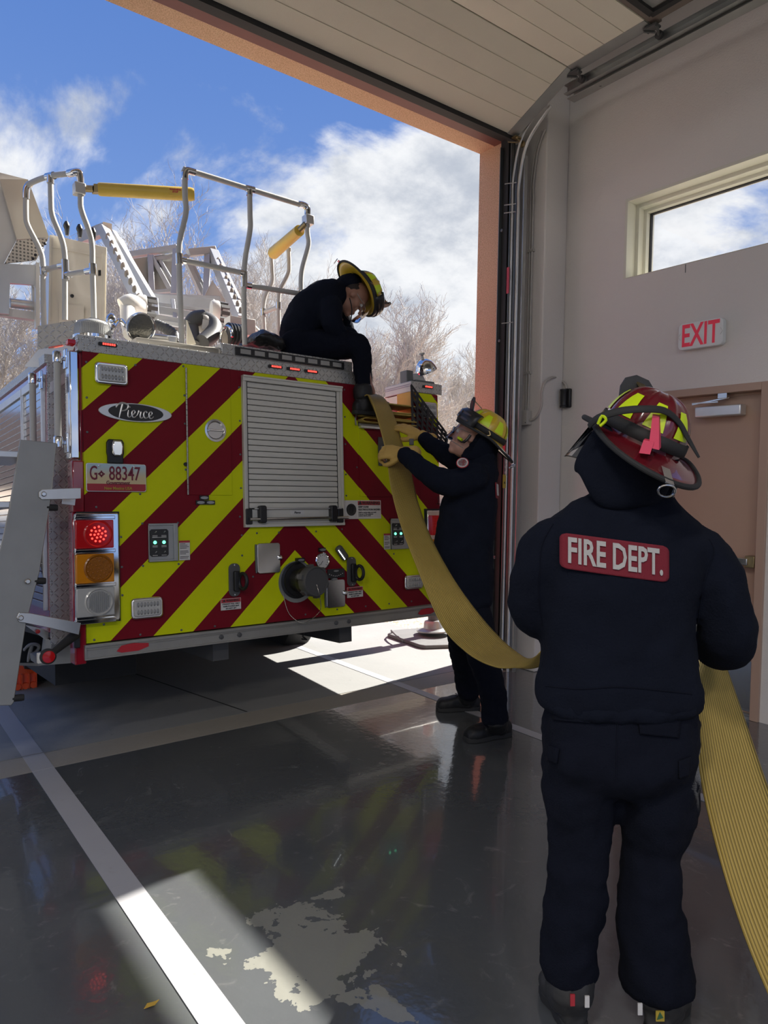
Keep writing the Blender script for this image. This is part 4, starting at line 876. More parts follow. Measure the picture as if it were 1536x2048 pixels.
# left guard rail: three cranked posts, top rail, mid rail
dA, dB, dC = .54, .71, .97
gl = rail('guard_rail', [(160, 350), (161, 395), (163, 420), (178, 462), (184, 490), (185, 530), (187, 600), (188, 642)], dA)
for pts, d in (([(101, 352), (102, 400), (105, 432), (124, 480), (130, 515), (130, 560), (130, 640)], dB), ([(52, 380), (52, 430), (56, 452), (80, 500), (86, 530), (86, 580), (88, 652)], dC)): rail('post', pts, d, parent=gl)
t_('top_rail', MB().tube([T(160, 350, dA), T(158, 345, dA), T(150, 346, dA + .01), T(101, 352, dB), T(66, 364, dC - .06), T(54, 374, dC), T(52, 384, dC)], RR, 12, 5), 'pipe', gl)
t_('mid_rail', MB().tube([T(184, 541, dA), T(130, 550, dB)], RR, 12), 'pipe', gl); t_('mid_rail', MB().tube([T(130, 530, dB), T(88, 540, dC)], RR, 12), 'pipe', gl)
t_('rail_joint', MB().tube([T(161, 372, dA), T(160, 352, dA), T(157, 344, dA), T(148, 345, dA), T(138, 347, dA + .04)], .022, 14, 3), 'chrome', gl)
t_('rail_joint', MB().tube([T(108, 351, dB - .02), T(94, 354, dB + .04)], .022, 14).tube([T(101, 352, dB), T(101, 367, dB)], .021, 14), 'chrome', gl)
t_('rail_joint', MB().tube([T(52, 398, dC), T(52, 384, dC), T(54, 375, dC), T(60, 368, dC)], .021, 14, 3), 'chrome', gl)
for a, b_, d in (((185, 528), (186, 549), dA), ((130, 520), (131, 545), dB), ((131, 545), (131, 560), dB), ((86, 535), (87, 551), dC)): joint(T(*a, d), T(*b_, d), gl)
for a, b_, d, e in (((184, 541), (172, 543), dA, dA + .04), ((130, 550), (142, 548), dB, dB - .03), ((130, 530), (119, 532), dB, dB + .05), ((87, 540), (96, 538), dC, dC - .05)): joint(T(*a, d), T(*b_, e), gl, .020)
t_('clamp_block', MB().obox(T(158, 379, dA), (.030, 0, 0), (0, .03, 0), (0, 0, .033)), 'alu_l', gl, bevel=.003)
# first drop bar, yellow
a, b_ = T(188, 378, dA - .04), T(388, 389, .30)
gate = t_('drop_bar', MB().tube([T(168, 377, dA), a], .020, 10).obox(a.lerp(b_, .06), (b_ - a) * .07, V((0, .02, 0)), V((0, 0, .024))), 'brass')
t_('bar_padding', MB().tube([a.lerp(b_, .04), a.lerp(b_, .06), a.lerp(b_, .5), a.lerp(b_, .97), b_], [.034, .038, .039, .040, .034], 20), 'vinyl', gate)
q = a.lerp(b_, .78); dd = (b_ - a).normalized(); lb = t_('padding_label', MB().obox(q + V((0, -.040, -.008)), dd * .035, V((0, .0015, 0)), V((0, 0, .020))), 'vinyl', gate)
text('lettering', 'WARNING\nSTOP', .014, 'redink', lb, q + V((0, -.0425, .0)), dd, (0, 0, 1), .0004, 1, bold=.0008, space=TM)
# centre guard rail
c1_, c2_, c3_ = .17, .18, .19
gc = rail('guard_rail', [(370, 350), (370, 392), (372, 425), (361, 475), (358, 505), (359, 560), (362, 640), (364, 690)], c1_)
rail('post', [(499, 380), (500, 430), (500, 460), (490, 520), (488, 560), (488, 620), (490, 690)], c2_, parent=gc)
rail('post', [(615, 425), (615, 465), (617, 490), (605, 535), (602, 565), (603, 620), (603, 690)], c3_, parent=gc)
t_('top_rail', MB().tube([T(370, 352, c1_), T(371, 343, c1_), T(378, 341, c1_), T(499, 378, c2_), T(600, 409, c3_), T(611, 413, c3_), T(615, 424, c3_)], RR, 12, 4), 'pipe', gc)
t_('mid_rail', MB().tube([T(360, 519, c1_), T(489, 547, c2_)], RR, 12), 'pipe', gc); t_('mid_rail', MB().tube([T(490, 570, c2_), T(603, 588, c3_)], RR, 12), 'pipe', gc)
t_('rail_joint', MB().tube([T(370, 358, c1_), T(370, 348, c1_), T(373, 341, c1_), T(380, 342, c1_), T(390, 345, c1_)], .021, 14, 3), 'chrome', gc)
t_('rail_joint', MB().tube([T(492, 376, c2_), T(508, 380, c2_)], .021, 14).tube([T(499, 378, c2_), T(499, 391, c2_)], .020, 14), 'chrome', gc)
t_('rail_joint', MB().tube([T(598, 408, c3_), T(609, 411, c3_), T(615, 418, c3_), T(615, 430, c3_)], .021, 14, 3), 'chrome', gc)
for p_, r2, d in (((358, 508), (359, 529), c1_), ((489, 545), (489, 575), c2_), ((602, 582), (603, 595), c3_)): joint(T(*p_, d), T(*r2, d), gc)
for p_, r2, d in (((360, 519), (372, 522), c1_), ((489, 547), (479, 545), c2_), ((490, 570), (502, 572), c2_), ((603, 588), (594, 587), c3_)): joint(T(*p_, d), T(*r2, d), gc, .020)
t_('clamp_block', MB().obox(T(616, 441, c3_), (.030, 0, 0), (0, .03, 0), (0, 0, .03)), 'alu_l', gc, bevel=.003)
# right guard rail further forward, second drop bar
dR = .86
gr = rail('guard_rail', [(577, 500), (578, 530), (576, 548), (560, 580), (557, 600), (557, 640), (558, 690)], dR)
rail('post', [(542, 510), (544, 540), (544, 565), (532, 588), (527, 610), (527, 640), (530, 690)], dR + .14, parent=gr)
t_('mid_rail', MB().tube([T(527, 625, dR + .14), T(557, 614, dR)], RR, 12), 'pipe', gr); t_('top_rail', MB().tube([T(577, 503, dR), T(576, 496, dR), T(548, 500, dR + .12), T(542, 512, dR + .14)], RR, 12, 3), 'pipe', gr)
joint(T(557, 605, dR), T(557, 618, dR), gr); joint(T(527, 618, dR + .14), T(527, 632, dR + .14), gr)
a, b_ = T(600, 460, .24), T(545, 508, .80)
gate = t_('drop_bar', MB().tube([T(612, 448, c3_), a], .022, 10), 'brass')
t_('bar_padding', MB().tube([a.lerp(b_, .02), a.lerp(b_, .5), a.lerp(b_, .96), b_], [.037, .040, .044, .034], 20), 'vinyl', gate)
q = a.lerp(b_, .82); dd = (b_ - a).normalized(); s_ = V((0, 0, 1)).cross(dd).normalized()
t_('padding_label', MB().obox(q + V((.0, -.030, -.034)), dd * .04, dd.cross(V((0, -.6, -.7))).normalized() * .02, V((0, -.001, -.001))), 'redink', gate)
# control console cabinet (cream)
dcn = .95
cb = t_('control_console', MB().hexa([T(96, 648, dcn + .25), T(212, 655, dcn), T(214, 494, dcn), T(100, 468, dcn + .25)], [T(96, 648, dcn + .25) + V((.05, .45, 0)), T(212, 655, dcn) + V((.05, .45, 0)), T(214, 494, dcn) + V((.05, .45, 0)), T(100, 468, dcn + .25) + V((.05, .45, 0))]), 'beige', bevel=.006)
for q4 in (((205, 503), (211, 516), (209, 640), (204, 640)), ((118, 606), (168, 612), (168, 646), (118, 644)), ((99, 470), (103, 473), (101, 640), (97, 640)), ((104, 492), (200, 512), (200, 514), (104, 494))): t_('console_seam', MB().plate([T(x, y, dcn - .012 + (.25 * (212 - x) / 116)) for x, y in q4], (0, .004, 0)), 'beige', cb)
t_('console_knob', MB().lathe([(.012, 0), (.010, -.01), (0, -.012)], T(144, 592, dcn + .12), (0, 1, 0), 12), 'black', cb)
t_('console_latch', MB().plate([T(x, y, dcn - .02) for x, y in ((197, 540), (202, 540), (202, 551), (197, 551))], (0, .01, 0)), 'black', cb)
for x, y0_, y1_ in ((134, 443, 471), (160, 449, 475), (187, 456, 480)):
    d = dcn + .12 + (187 - x) * .002; t_('joystick', MB().tube([T(x, y1_, d), T(x, y0_ + 16, d), T(x - 1, y0_ + 8, d), T(x - 1, y0_, d)], [.010, .016, .021, .010], 10, 3), 'black', cb)
# bucket shield at the far left
db = 1.15
bk = t_('platform_basket', MB().plate([T(x, y, db) for x, y in ((-60, 330), (55, 359), (98, 474), (34, 479), (8, 527), (72, 530), (72, 640), (66, 640), (64, 568), (18, 566), (14, 630), (-60, 620))], (0, .03, 0)), 'white')
t_('shield_panel', MB().plate([T(x, y, db - .03) for x, y in ((0, 358), (56, 359), (98, 474), (34, 479))], (0, .02, 0)), 'beige', bk)
t_('perforated_plate', MB().plate([T(x, y, db - .03) for x, y in ((34, 480), (97, 477), (72, 520), (9, 527))], (0, .01, 0)), 'perf', bk)
t_('toe_board', MB().plate([T(x, y, db - .06) for x, y in ((-60, 527), (74, 530), (74, 585), (68, 570), (20, 566), (18, 628), (-60, 622))], (0, .02, 0)), 'alu_l', bk)
t_('basket_column', MB().plate([T(x, y, db - .08) for x, y in ((72, 525), (79, 525), (80, 655), (72, 655))], (0, .05, 0)), 'white', bk)
t_('hydraulic_tube', MB().tube([T(20, 606, db), T(72, 612, db)], .03, 12), 'alu_l', bk); t_('basket_beam', MB().bar(T(-20, 622, db), T(74, 634, db), .05, .05), 'white', bk)
for x, y in ((90, 487), (83, 496), (71, 510), (66, 517)): t_('panel_clip', MB().ell(T(x, y, db - .06), (.010, 0, 0), (0, .01, 0), (0, 0, .010), 8, 6), 'black', bk)
# ladder sections
def lbar(a, b_, w, mat='ladder', parent=None, name='ladder_bar', h=None): return t_(name, MB().bar(T(*a), T(*b_), w, h or w), mat, parent, bevel=.003)
d1 = 1.5
ld = lbar((205, 455, d1 + .5), (290, 625, d1), .07, name='aerial_ladder', parent=tk)
lbar((225, 465, d1 + .6), (305, 600, d1 + .2), .05, parent=ld)
for k in range(10): t = k / 10; q = T(210, 470, d1 + .45).lerp(T(286, 622, d1 - .03), t + .04); t_('lightening_hole', MB().ell(q + V((0, -.04, 0)), V((.011, 0, .03)), V((0, .003, 0)), V((.016, 0, -.010)), 10, 6), 'alu', ld)
lbar((160, 478, d1 + .7), (212, 458, d1 + .5), .06, parent=ld, h=.09); t_('rail_cap', MB().obox(T(212, 460, d1 + .5), (.035, 0, 0), (0, .04, 0), (0, 0, .045)), 'beige', ld)
for a, b_, w in (((246, 512, 2.4), (355, 496, 2.1), .05), ((376, 506, 2.0), (430, 500, 2.0), .06), ((352, 500, 2.1), (348, 590, 2.0), .05), ((300, 512, 2.2), (304, 590, 2.1), .045), ((415, 510, 2.0), (412, 600, 1.9), .05), ((250, 520, 2.4), (290, 590, 2.2), .035), ((258, 516, 2.4), (282, 580, 2.2), .03), ((303, 512, 2.2), (342, 582, 2.1), .04), ((317, 516, 2.2), (352, 575, 2.1), .03), ((368, 510, 2.0), (405, 590, 2.0), .045), ((380, 520, 2.0), (412, 585, 2.0), .03), ((425, 505, 2.0), (482, 640, 1.5), .08), ((300, 592, 2.0), (440, 598, 1.7), .04), ((300, 600, 1.9), (430, 612, 1.5), .09), ((290, 618, 1.6), (400, 634, 1.5), .06), ((285, 632, 1.5), (370, 646, 1.4), .05)):
    lbar(a, b_, w, parent=ld)
for a, b_, w in (((262, 526, 2.25), (350, 512, 2.15), .03), ((300, 585, 2.1), (352, 580, 2.0), .03), ((240, 480, 2.1), (300, 600, 1.9), .04), ((285, 606, 1.7), (425, 622, 1.45), .03), ((300, 640, 1.5), (365, 652, 1.35), .03), ((345, 600, 1.6), (350, 640, 1.5), .03), ((312, 598, 1.6), (314, 632, 1.5), .03), ((408, 598, 1.6), (410, 640, 1.5), .03), ((440, 520, 1.9), (478, 600, 1.6), .03)): lbar(a, b_, w, parent=ld)
for k in range(9): q = T(430, 520, 1.95).lerp(T(480, 632, 1.5), k / 9 + .04); t_('lightening_hole', MB().ell(q + V((0, -.045, 0)), V((.009, 0, .03)), V((0, .003, 0)), V((.016, 0, -.010)), 10, 6), 'alu', ld)
t_('ladder_web', MB().plate([T(x, y, 2.2) for x, y in ((250, 520), (350, 506), (350, 585), (300, 585))], (0, .01, 0)), 'alu', ld); t_('ladder_web', MB().plate([T(x, y, 1.85) for x, y in ((405, 600), (425, 560), (450, 600), (460, 640), (430, 640))], (0, .01, 0)), 'alu_l', ld)
for x, y, d in ((284, 612, 1.25), (430, 622, 1.25)):
    b = MB().lathe([(.0, -.03), (.075, -.03), (.08, -.02), (.08, .02), (.075, .03), (0, .03)], T(x, y, d), (1, -.25, 0), 26); w_h = t_('cable_sheave', b, 'white', ld)
    for k in range(9): a = 2 * pi * k / 9; c_ = T(x, y, d) + V((.055, 0, 0)); t_('sheave_rib', MB().obox(c_ + V((0, math.cos(a) * .07, math.sin(a) * .07)), (.035, 0, 0), V((0, -math.sin(a), math.cos(a))) * .014, V((0, math.cos(a), math.sin(a))) * .008), 'dkgrey', w_h)
t_('pivot_casting', MB().tube([T(243, 612, .9), T(262, 606, .9), T(280, 614, .95)], [.05, .06, .05], 14, 3).tube([T(255, 615, .9), T(256, 645, .8), T(262, 668, .7)], [.05, .045, .05], 12, 3), 'white', ld)
t_('turntable_base', MB().box((.35, 1.0, 1.7), (1.45, 2.4, 1.86)), 'white', bevel=.01)
t_('ladder_cradle', MB().plate([T(x, y, .3) for x, y in ((374, 640), (392, 688), (374, 690))], (0, .01, 0)).plate([T(x, y, .5) for x, y in ((446, 650), (462, 686), (440, 688))], (0, .01, 0)), 'beige')
t_('waterway_elbow', MB().tube([T(378, 650, .7), T(390, 638, .7), T(408, 634, .7)], [.045, .052, .05], 16, 4).tube([T(408, 636, .7), T(426, 650, .65), T(424, 668, .6), T(405, 684, .55)], [.05, .056, .055, .05], 16, 4).tube([T(384, 655, .7), T(388, 690, .6)], [.045, .04], 14), 'grey')
t_('elbow_clamp', MB().lathe([(.062, -.018), (.064, -.015), (.064, .015), (.062, .018)], T(409, 648, .68), (1, .2, .25), 20), 'conduit')
t_('clamp_label', MB().plate([T(x, y, .60) for x, y in ((406, 638), (418, 641), (416, 660), (404, 657))], (0, .004, 0)), 'label')
b = MB(); q0_ = [T(312, 648, .6), T(330, 656, .55), T(348, 670, .5), T(352, 690, .45)]
pp = crom([tuple(p) for p in q0_], 8); b.tube([V(p) for p in pp], [.030 + .004 * (k % 2) for k in range(len(pp))], 12); t_('corrugated_hose', b, 'dkgrey')
t_('deck_tube', MB().tube([T(300, 672, .25), T(352, 678, .25)], .016, 10).obox(T(345, 684, .22), (.022, 0, 0), (0, .012, 0), (0, 0, .03)), 'alu_l')
cr = t_('cable_roll', MB().lathe([(.0, -.05), (.075, -.05), (.075, .05), (0, .05)], T(470, 672, .5), (1, -.3, 0), 24), 'dkgrey')
for k in range(5): t_('cable_turn', MB().tube([T(470, 672, .5) + V((-.05 + k * .022, math.cos(t) * .075, math.sin(t) * .075)) for t in [j * pi / 10 for j in range(21)]], .008, 6), 'black', cr)
t_('deck_clutter', MB().obox(T(480, 655, .8), (.10, 0, 0), (0, .05, 0), (0, 0, .06)).tube([T(465, 640, .9), T(480, 660, .8), T(500, 650, .8), T(520, 668, .8)], .02, 8, 3), 'white', bevel=.01)
t_('hose_reel_guard', MB().tube([T(452, 680, .4) + V((0, math.cos(t) * .09, math.sin(t) * .09)) for t in [j * pi / 10 for j in range(11)]], .009, 8), 'chrome')
# bag on the box top behind the seated person
c0 = T(527, 687, .18); b = MB(); b.loft([(T(495, 690, .2), (.02, 0, 0), (0, .1, 0)), (T(500, 678, .2), V((.02, 0, .03)), (0, .12, 0)), (T(520, 680, .2), V((.0, 0, .06)), (0, .13, 0)), (T(545, 690, .2), V((0, 0, .045)), (0, .12, 0)), (T(558, 698, .2), V((0, 0, .02)), (0, .08, 0))], 18, 4)
bagT = TM @ c0
bag = thing('equipment_bag', 'black equipment bag lying on the truck roof behind the seated firefighter', 'bag', loc=bagT)
o_ = obj('bag_body', b, 'black', bag, space=TM); o_.modifiers.new('s', 'SUBSURF').levels = 1
md = o_.modifiers.new('d', 'DISPLACE'); tx = bpy.data.textures.new('crease', 'CLOUDS'); tx.noise_scale = .08; md.texture = tx; md.strength = .03; md.texture_coords = 'OBJECT'
obj('reflective_band', MB().tube([T(548, 676, .15), T(553, 681, .14), T(558, 690, .12)], .012, 8), 'fluo', bag, space=TM)
obj('bag_strap', MB().tube([T(540, 676, .12), T(552, 688, .10), T(558, 700, .10)], .008, 6, 3), 'black', bag, space=TM)

# ------------------------------------------------------------------ things on the ground
pz = PZ(868, 1262, 0); e1 = V((.95, -.31, 0)).normalized(); e2 = V((.31, .95, 0))
def gp(x, y): return PZ(x, y, .035)
q = [gp(775, 1267), gp(786, 1260), gp(900, 1250), gp(960, 1262), gp(960, 1285), gp(905, 1289), gp(850, 1291), gp(838, 1289)]
pd_ = tag(obj('outrigger_pad', MB().plate([p - V((0, 0, .034)) for p in q], (0, 0, .034)), 'pad', bevel=.008), 'grey plastic pad under the chrome outrigger foot', 'ground pad')
h0, h1 = PZ(786, 1268, .02), PZ(806, 1283, .02); hn = V((-.06, -.05, 0)); obj('rope_handle', MB().tube([h0, h0 + hn + V((0, 0, .05)), (h0 + h1) / 2 + hn * 1.4 + V((0, 0, .05)), h1 + hn + V((0, 0, .03)), h1], .009, 8, 4), 'pad', pd_)
def chock(x, y, s=1):
    o = PZ(x, y, 0); b = MB(); ex, ey = V((1, 0, 0)), V((0, 1, 0))
    b.hexa([o + V((-.15, 0, 0)), o + V((.0, 0, 0)), o + V((.0, .22, 0)), o + V((-.15, .22, 0))], [o + V((-.15, .02, .10)), o + V((0, .02, .10)), o + V((0, .16, .14)), o + V((-.15, .16, .14))])
    c = obj('wheel_chock', b, 'orange', bevel=.006)
    for k in range(4): obj('rib', MB().box(o + V((-.148 + k * .046, -.012, .0)), o + V((-.14 + k * .046, .03, .105))), 'orange', c)
    for k in range(3): obj('foot_scallop', MB().lathe([(.022, 0), (.022, .03)], o + V((-.125 + k * .05, -.018, .022)), (0, 1, 0), 12), 'orange', c)
    return c
tag(chock(74, 1374), 'orange plastic wheel chock on the apron behind the left step', 'wheel chock')
# folded hose in the bed
def ribbon(name, L, R, mat, th=.006, parent=None, sub=6, nu=7, space=None):
    l = crom([tuple(p) for p in L], sub); r = crom([tuple(p) for p in R], sub); rows = []
    for a, b_ in zip(l, r): a, b_ = V(a), V(b_); rows.append([a.lerp(b_, j / (nu - 1)) for j in range(nu)])
    b = MB().grid(rows); o = obj(name, b, mat, parent, space=space, sharp=70); m = o.modifiers.new('thick', 'SOLIDIFY'); m.thickness = th; m.offset = 0
    return o
def fold(z, x0, yoff, h, lab):
    pr = [(2.235, z), (2.0, z), (x0 + .05, z), (x0 + .01, z + h * .15), (x0, z + h * .5), (x0 + .015, z + h * .88), (x0 + .06, z + h), (2.0, z + h), (2.235, z + h * .97)]
    L = [V((x, -.045 + yoff, zz)) for x, zz in pr]; R = [V((x, .15 + yoff, zz)) for x, zz in pr]
    o = ribbon('folded_hose', L, R, 'hose', .008, space=TM); return tag(o, lab, 'fire hose', 'folded hose layers in the tray')
fold(1.352, 1.768, -.01, .026, 'flattened yellow hose fold at the bottom of the hose tray')
fold(1.389, 1.762, 0, .034, 'yellow hose fold in the middle of the tray stack')
fold(1.434, 1.768, .0, .056, 'rolled-over top fold of yellow hose, under the seated man\'s boot')
# ------------------------------------------------------------------ people
def remesh(o, vox, wr=0, sc=.12, smooth=4, seed=0):
    m = o.modifiers.new('remesh', 'REMESH'); m.mode = 'VOXEL'; m.voxel_size = vox; m.use_smooth_shade = True
    if smooth: s = o.modifiers.new('smooth', 'SMOOTH'); s.iterations = smooth; s.factor = .6
    if wr:
        for k, (a, b_) in enumerate(((wr, sc), (wr * .45, sc * .4))):
            t = bpy.data.textures.new('wrinkle', 'CLOUDS'); t.noise_scale = b_; t.noise_depth = 1
            d = o.modifiers.new('wrinkle', 'DISPLACE'); d.texture = t; d.strength = a * 2; d.mid_level = .5; d.texture_coords = 'LOCAL'
    return o
def frame(o, fwd, up):
    f = V(fwd).normalized(); rt = f.cross(V(up)).normalized(); u = rt.cross(f)
    return Matrix(((rt.x, f.x, u.x, o.x), (rt.y, f.y, u.y, o.y), (rt.z, f.z, u.z, o.z), (0, 0, 0, 1)))
def cv(a, b_, c): return r_ * a + u_ * b_ + w_ * c         # a direction: right, up, away
def hand(mb, mw, side=1, s=1.0, curl=.6, thick=1.0, spread=1.0, thumb=.5):
    """hand geometry: wrist at origin, fingers along +y, back of the hand +z, thumb towards +x*side"""
    def W(p): return mw @ (V((p[0] * side, p[1], p[2])) * s)
    ax = (mw.to_3x3() @ V((side, 0, 0))); az = (mw.to_3x3() @ V((0, 0, 1)))
    mb.loft([(W((0, -.03, 0)), ax * .027 * s, az * .020 * s), (W((0, 0, 0)), ax * .028 * s, az * .020 * s), (W((.002, .03, 0)), ax * .038 * s, az * .018 * s), (W((.002, .065, 0)), ax * .044 * s, az * .016 * s), (W((.0, .092, -.002)), ax * .042 * s, az * .013 * s)], 16, 2, 2.6)
    for x, L, r in ((.033, .078, .0092), (.011, .088, .0095), (-.011, .082, .0092), (-.032, .064, .0082)):
        p = V((x, .082, -.002)); pts = [p - V((0, .02, 0)), p]; a = curl * .45
        for k, f in enumerate((.45, .32, .23)):
            p = p + V((x * .12 * spread * (1 - k * .4), math.cos(a), -math.sin(a))) * L * f; pts.append(p); a += curl
        mb.limb([W(q) for q in pts], [r * s * thick * t for t in (1.05, 1.05, 1.0, .92, .8)], 10, 2)
    p = V((.026, .018, -.006)); mb.limb([W(p), W(p + V((.026, .024, -.010))), W(p + V((.038 - .01 * thumb, .052, -.022 - .01 * thumb))), W(p + V((.036 - .022 * thumb, .076, -.034 - .014 * thumb)))], [.014 * s * thick, .0125 * s * thick, .0105 * s * thick, .009 * s * thick], 10, 2)
def boot(parent, heel, toe, ankle, mat='boot', lab=None, h=.17):
    heel, toe, ankle = V(heel), V(toe), V(ankle); d = (toe - heel); L = d.length; d.normalize(); n = V((0, 0, 1)); s = d.cross(n)
    b = MB()
    b.loft([(heel + d * (-.005) + n * .05, s * .02, n * .03), (heel + d * .01 + n * .05, s * .036, n * .045), (heel + d * .08 + n * .055, s * .045, n * .056), (heel + d * (L * .5) + n * .054, s * .048, n * .048), (heel + d * (L * .72) + n * .046, s * .056, n * .040), (heel + d * (L * .9) + n * .042, s * .050, n * .037), (heel + d * (L * .985) + n * .032, s * .03, n * .022)], 20, 3, 2.6)
    b.limb([heel + d * .075 + n * .05, heel + d * .07 + n * .12, ankle, ankle + n * .05], [.056, .056, .062, .064], 18, 3)
    o = remesh(obj('boot', b, mat, parent), .007, .003, .05, 2)
    sb_ = MB(); pr = []
    for t, w in ((-.01, .02), (.005, .036), (.06, .042), (L * .45, .040), (L * .7, .054), (L * .88, .050), (L * .98, .034), (L, .012)): pr.append((t, w))
    poly = [heel + d * t + s * w for t, w in pr] + [heel + d * t - s * w for t, w in reversed(pr)]
    obj('sole', MB().plate([p + n * .002 for p in poly], n * .026), 'rubber', o, bevel=.003)
    lc = MB(); q = heel + d * (L * .55)
    for k in range(5): c_ = heel + d * (L * (.60 - k * .07)) + n * (.083 + k * .018); lc.tube([c_ - s * .028, c_ + n * .008, c_ + s * .028], .004, 6)
    obj('laces', lc, 'black', o)
    return o
def helmet(parent, mw, col, visor=True, goggles=True, strap=True, scale=1.0, shield=True, pinkw=False, dring=True):
    S = Matrix.Scale(scale, 4); mw = mw @ S
    def dome(t, ph, off=0):      # t = angle round (0 = front), ph = 0 rim .. 1 crown
        rib = .5 + .5 * math.cos(8 * t); rib = rib ** 6 * math.sin(pi * min(1, ph * 1.05)) ** .6
        a = ph * pi / 2; rx, ry, rz = .106, .128, .138
        c = math.cos(a) ** .8 if a < pi / 2 - 1e-6 else 0
        k = 1 + rib * .035
        return V((math.sin(t) * (rx * k + off) * c, math.cos(t) * (ry * k + off) * c, (rz * k + off) * math.sin(a) ** .92))
    def edge(t):
        c, s = math.cos(t), math.sin(t); f = max(0, c); bk = max(0, -c)
        r = .148 + .022 * f ** 2 + .078 * bk ** 2.2
        return V((s * r * 1.0, c * r, -.004 - .038 * bk ** 1.6 - .004 * f + .006 * s * s))
    b = MB(); nt_, nphi = 96, 16; rows = []
    for i in range(nphi + 1): rows.append([dome(2 * pi * j / nt_, i / nphi) for j in range(nt_ + 1)])
    for i in (1, 2, 3, 4): rows.insert(0, [dome(2 * pi * j / nt_, 0).lerp(edge(2 * pi * j / nt_), (i / 4)) + V((0, 0, -.004 * math.sin(pi * i / 4))) for j in range(nt_ + 1)])
    b.grid([[mw @ p for p in rw] for rw in rows]); b.uv = None
    h = obj('helmet', b, col, parent, sharp=60); m = h.modifiers.new('t', 'SOLIDIFY'); m.thickness = .004; m.offset = 0
    obj('edge_trim', MB().tube([mw @ (edge(2 * pi * j / 60)) for j in range(61)], .0075 * scale, 10), 'rubber', h)
    st = []
    for k in range(8):        # reflective trapezoids between the ribs
        tc_ = (k + .5) * pi / 4; g2 = MB(); rws = []
        for i in range(5):
            ph = .20 + .36 * i / 4; wd_ = .31 - .13 * i / 4; rws.append([mw @ dome(tc_ + wd_ * (j / 4 - .5) * 1.6, ph, .0048) for j in range(5)])
        g2.grid(rws); g2.uv = None; obj('reflective_sticker', g2, 'fluo', h, sharp=60)
    if strap:
        g2 = MB(); g2.grid([[mw @ (dome(2 * pi * j / 72, .035 + .068 * i, .006) + V((0, 0, .0))) for j in range(73)] for i in range(3)]); g2.uv = None
        o = obj('goggle_strap', g2, 'rubber', h, sharp=60); o.modifiers.new('t', 'SOLIDIFY').thickness = .003
    if goggles:
        g2 = MB(); rws = []
        for i, (z_, of) in enumerate(((.008, .03), (.0, .045), (.03, .055), (.062, .050), (.080, .030), (.078, .008))):
            rws.append([mw @ (V((math.sin(t) * (.106 + of * .8), math.cos(t) * (.128 + of), z_))) for t in [math.radians(-58 + 116 * j / 14) for j in range(15)]])
        g2.grid(rws); g2.uv = None; o = obj('goggles', g2, 'black', h, sharp=60); o.modifiers.new('t', 'SOLIDIFY').thickness = .006
        g3 = MB(); g3.grid([[mw @ (V((math.sin(t) * (.106 + of * .8), math.cos(t) * (.128 + of), z_))) for t in [math.radians(-42 + 84 * j / 10) for j in range(11)]] for z_, of in ((.014, .060), (.058, .058))]); g3.uv = None
        obj('goggle_lens', g3, simple('smoked_lens', (.10, .07, .05), .12, .3) if 'smk' not in M else M['smk'], o)
    if shield:
        pts = [V((x, y, z)) for x, y, z in ((-.04, .122, .05), (.04, .122, .05), (.052, .150, .11), (.046, .158, .135), (.02, .163, .152), (-.02, .163, .152), (-.046, .158, .135), (-.052, .150, .11))]
        o = obj('front_shield', MB().plate([mw @ p for p in pts], mw.to_3x3() @ V((0, -.006, .002))), 'boot2', h)
        obj('shield_bracket', MB().plate([mw @ V(p) for p in ((-.012, .09, .118), (.012, .09, .118), (.012, .155, .135), (-.012, .155, .135))], mw.to_3x3() @ V((0, 0, .005))), 'brass', h)
        obj('shield_panel', MB().plate([mw @ V(p) for p in ((-.03, .1305, .075), (.03, .1305, .075), (.035, .157, .13), (-.035, .157, .13))], mw.to_3x3() @ V((0, .003, -.001))), 'maroon', o)
    if visor:
        g2 = MB(); g2.grid([[mw @ V((math.sin(t) * (.125 + .012 * i), math.cos(t) * (.150 + .012 * i), -.01 - .055 * i)) for t in [math.radians(-62 + 124 * j / 14) for j in range(15)]] for i in range(3)]); g2.uv = None
        obj('face_visor', g2, 'glass', h, sharp=60)
        obj('visor_rim', MB().tube([mw @ V((math.sin(t) * .149, math.cos(t) * .174, -.120)) for t in [math.radians(-62 + 124 * j / 14) for j in range(15)]], .0018 * scale, 6), 'alu', h)
    if dring:
        o = obj('hanging_clip', MB().plate([mw @ V(p) for p in ((-.012, -.19, -.022), (.012, -.19, -.022), (.012, -.243, -.047), (-.012, -.243, -.047))], mw.to_3x3() @ V((0, 0, .004))), 'steel', h)
        obj('ring', MB().tube([mw @ V((.020 * math.cos(t), -.246 - .008 * math.sin(t), -.062 + .016 * math.sin(t))) for t in [k * pi / 10 for k in range(21)]], .0028 * scale, 8), 'steel', o)
    for sx in (-1, 1): obj('side_buckle', MB().tube([mw @ V((sx * .118, .01, .035)), mw @ V((sx * .130, -.005, .02)), mw @ V((sx * .126, .012, .005))], .004 * scale, 6, 3), 'brass', h)
    return h
def shroud(parent, mw, rear=.16, wide=1.0, z1=-.17, scale=1.):
    g2 = MB(); rws = []
    for i, (z, k) in enumerate(((.0, .93), (-.04, 1.0), (-.09, 1.04), (-.13, 1.03), (z1, .92))):
        rws.append([mw @ (V((math.sin(t) * .112 * k * wide, math.cos(t) * .125 * k, z + .02 * math.sin(t * 3))) * scale) for t in [math.radians(75 + 210 * j / 20) for j in range(21)]])
    g2.grid(rws); g2.uv = None; o = obj('neck_shroud', g2, 'navy', parent, sharp=80); o.modifiers.new('t', 'SOLIDIFY').thickness = .008; o.modifiers.new('s', 'SUBSURF').render_levels = 2
    return o
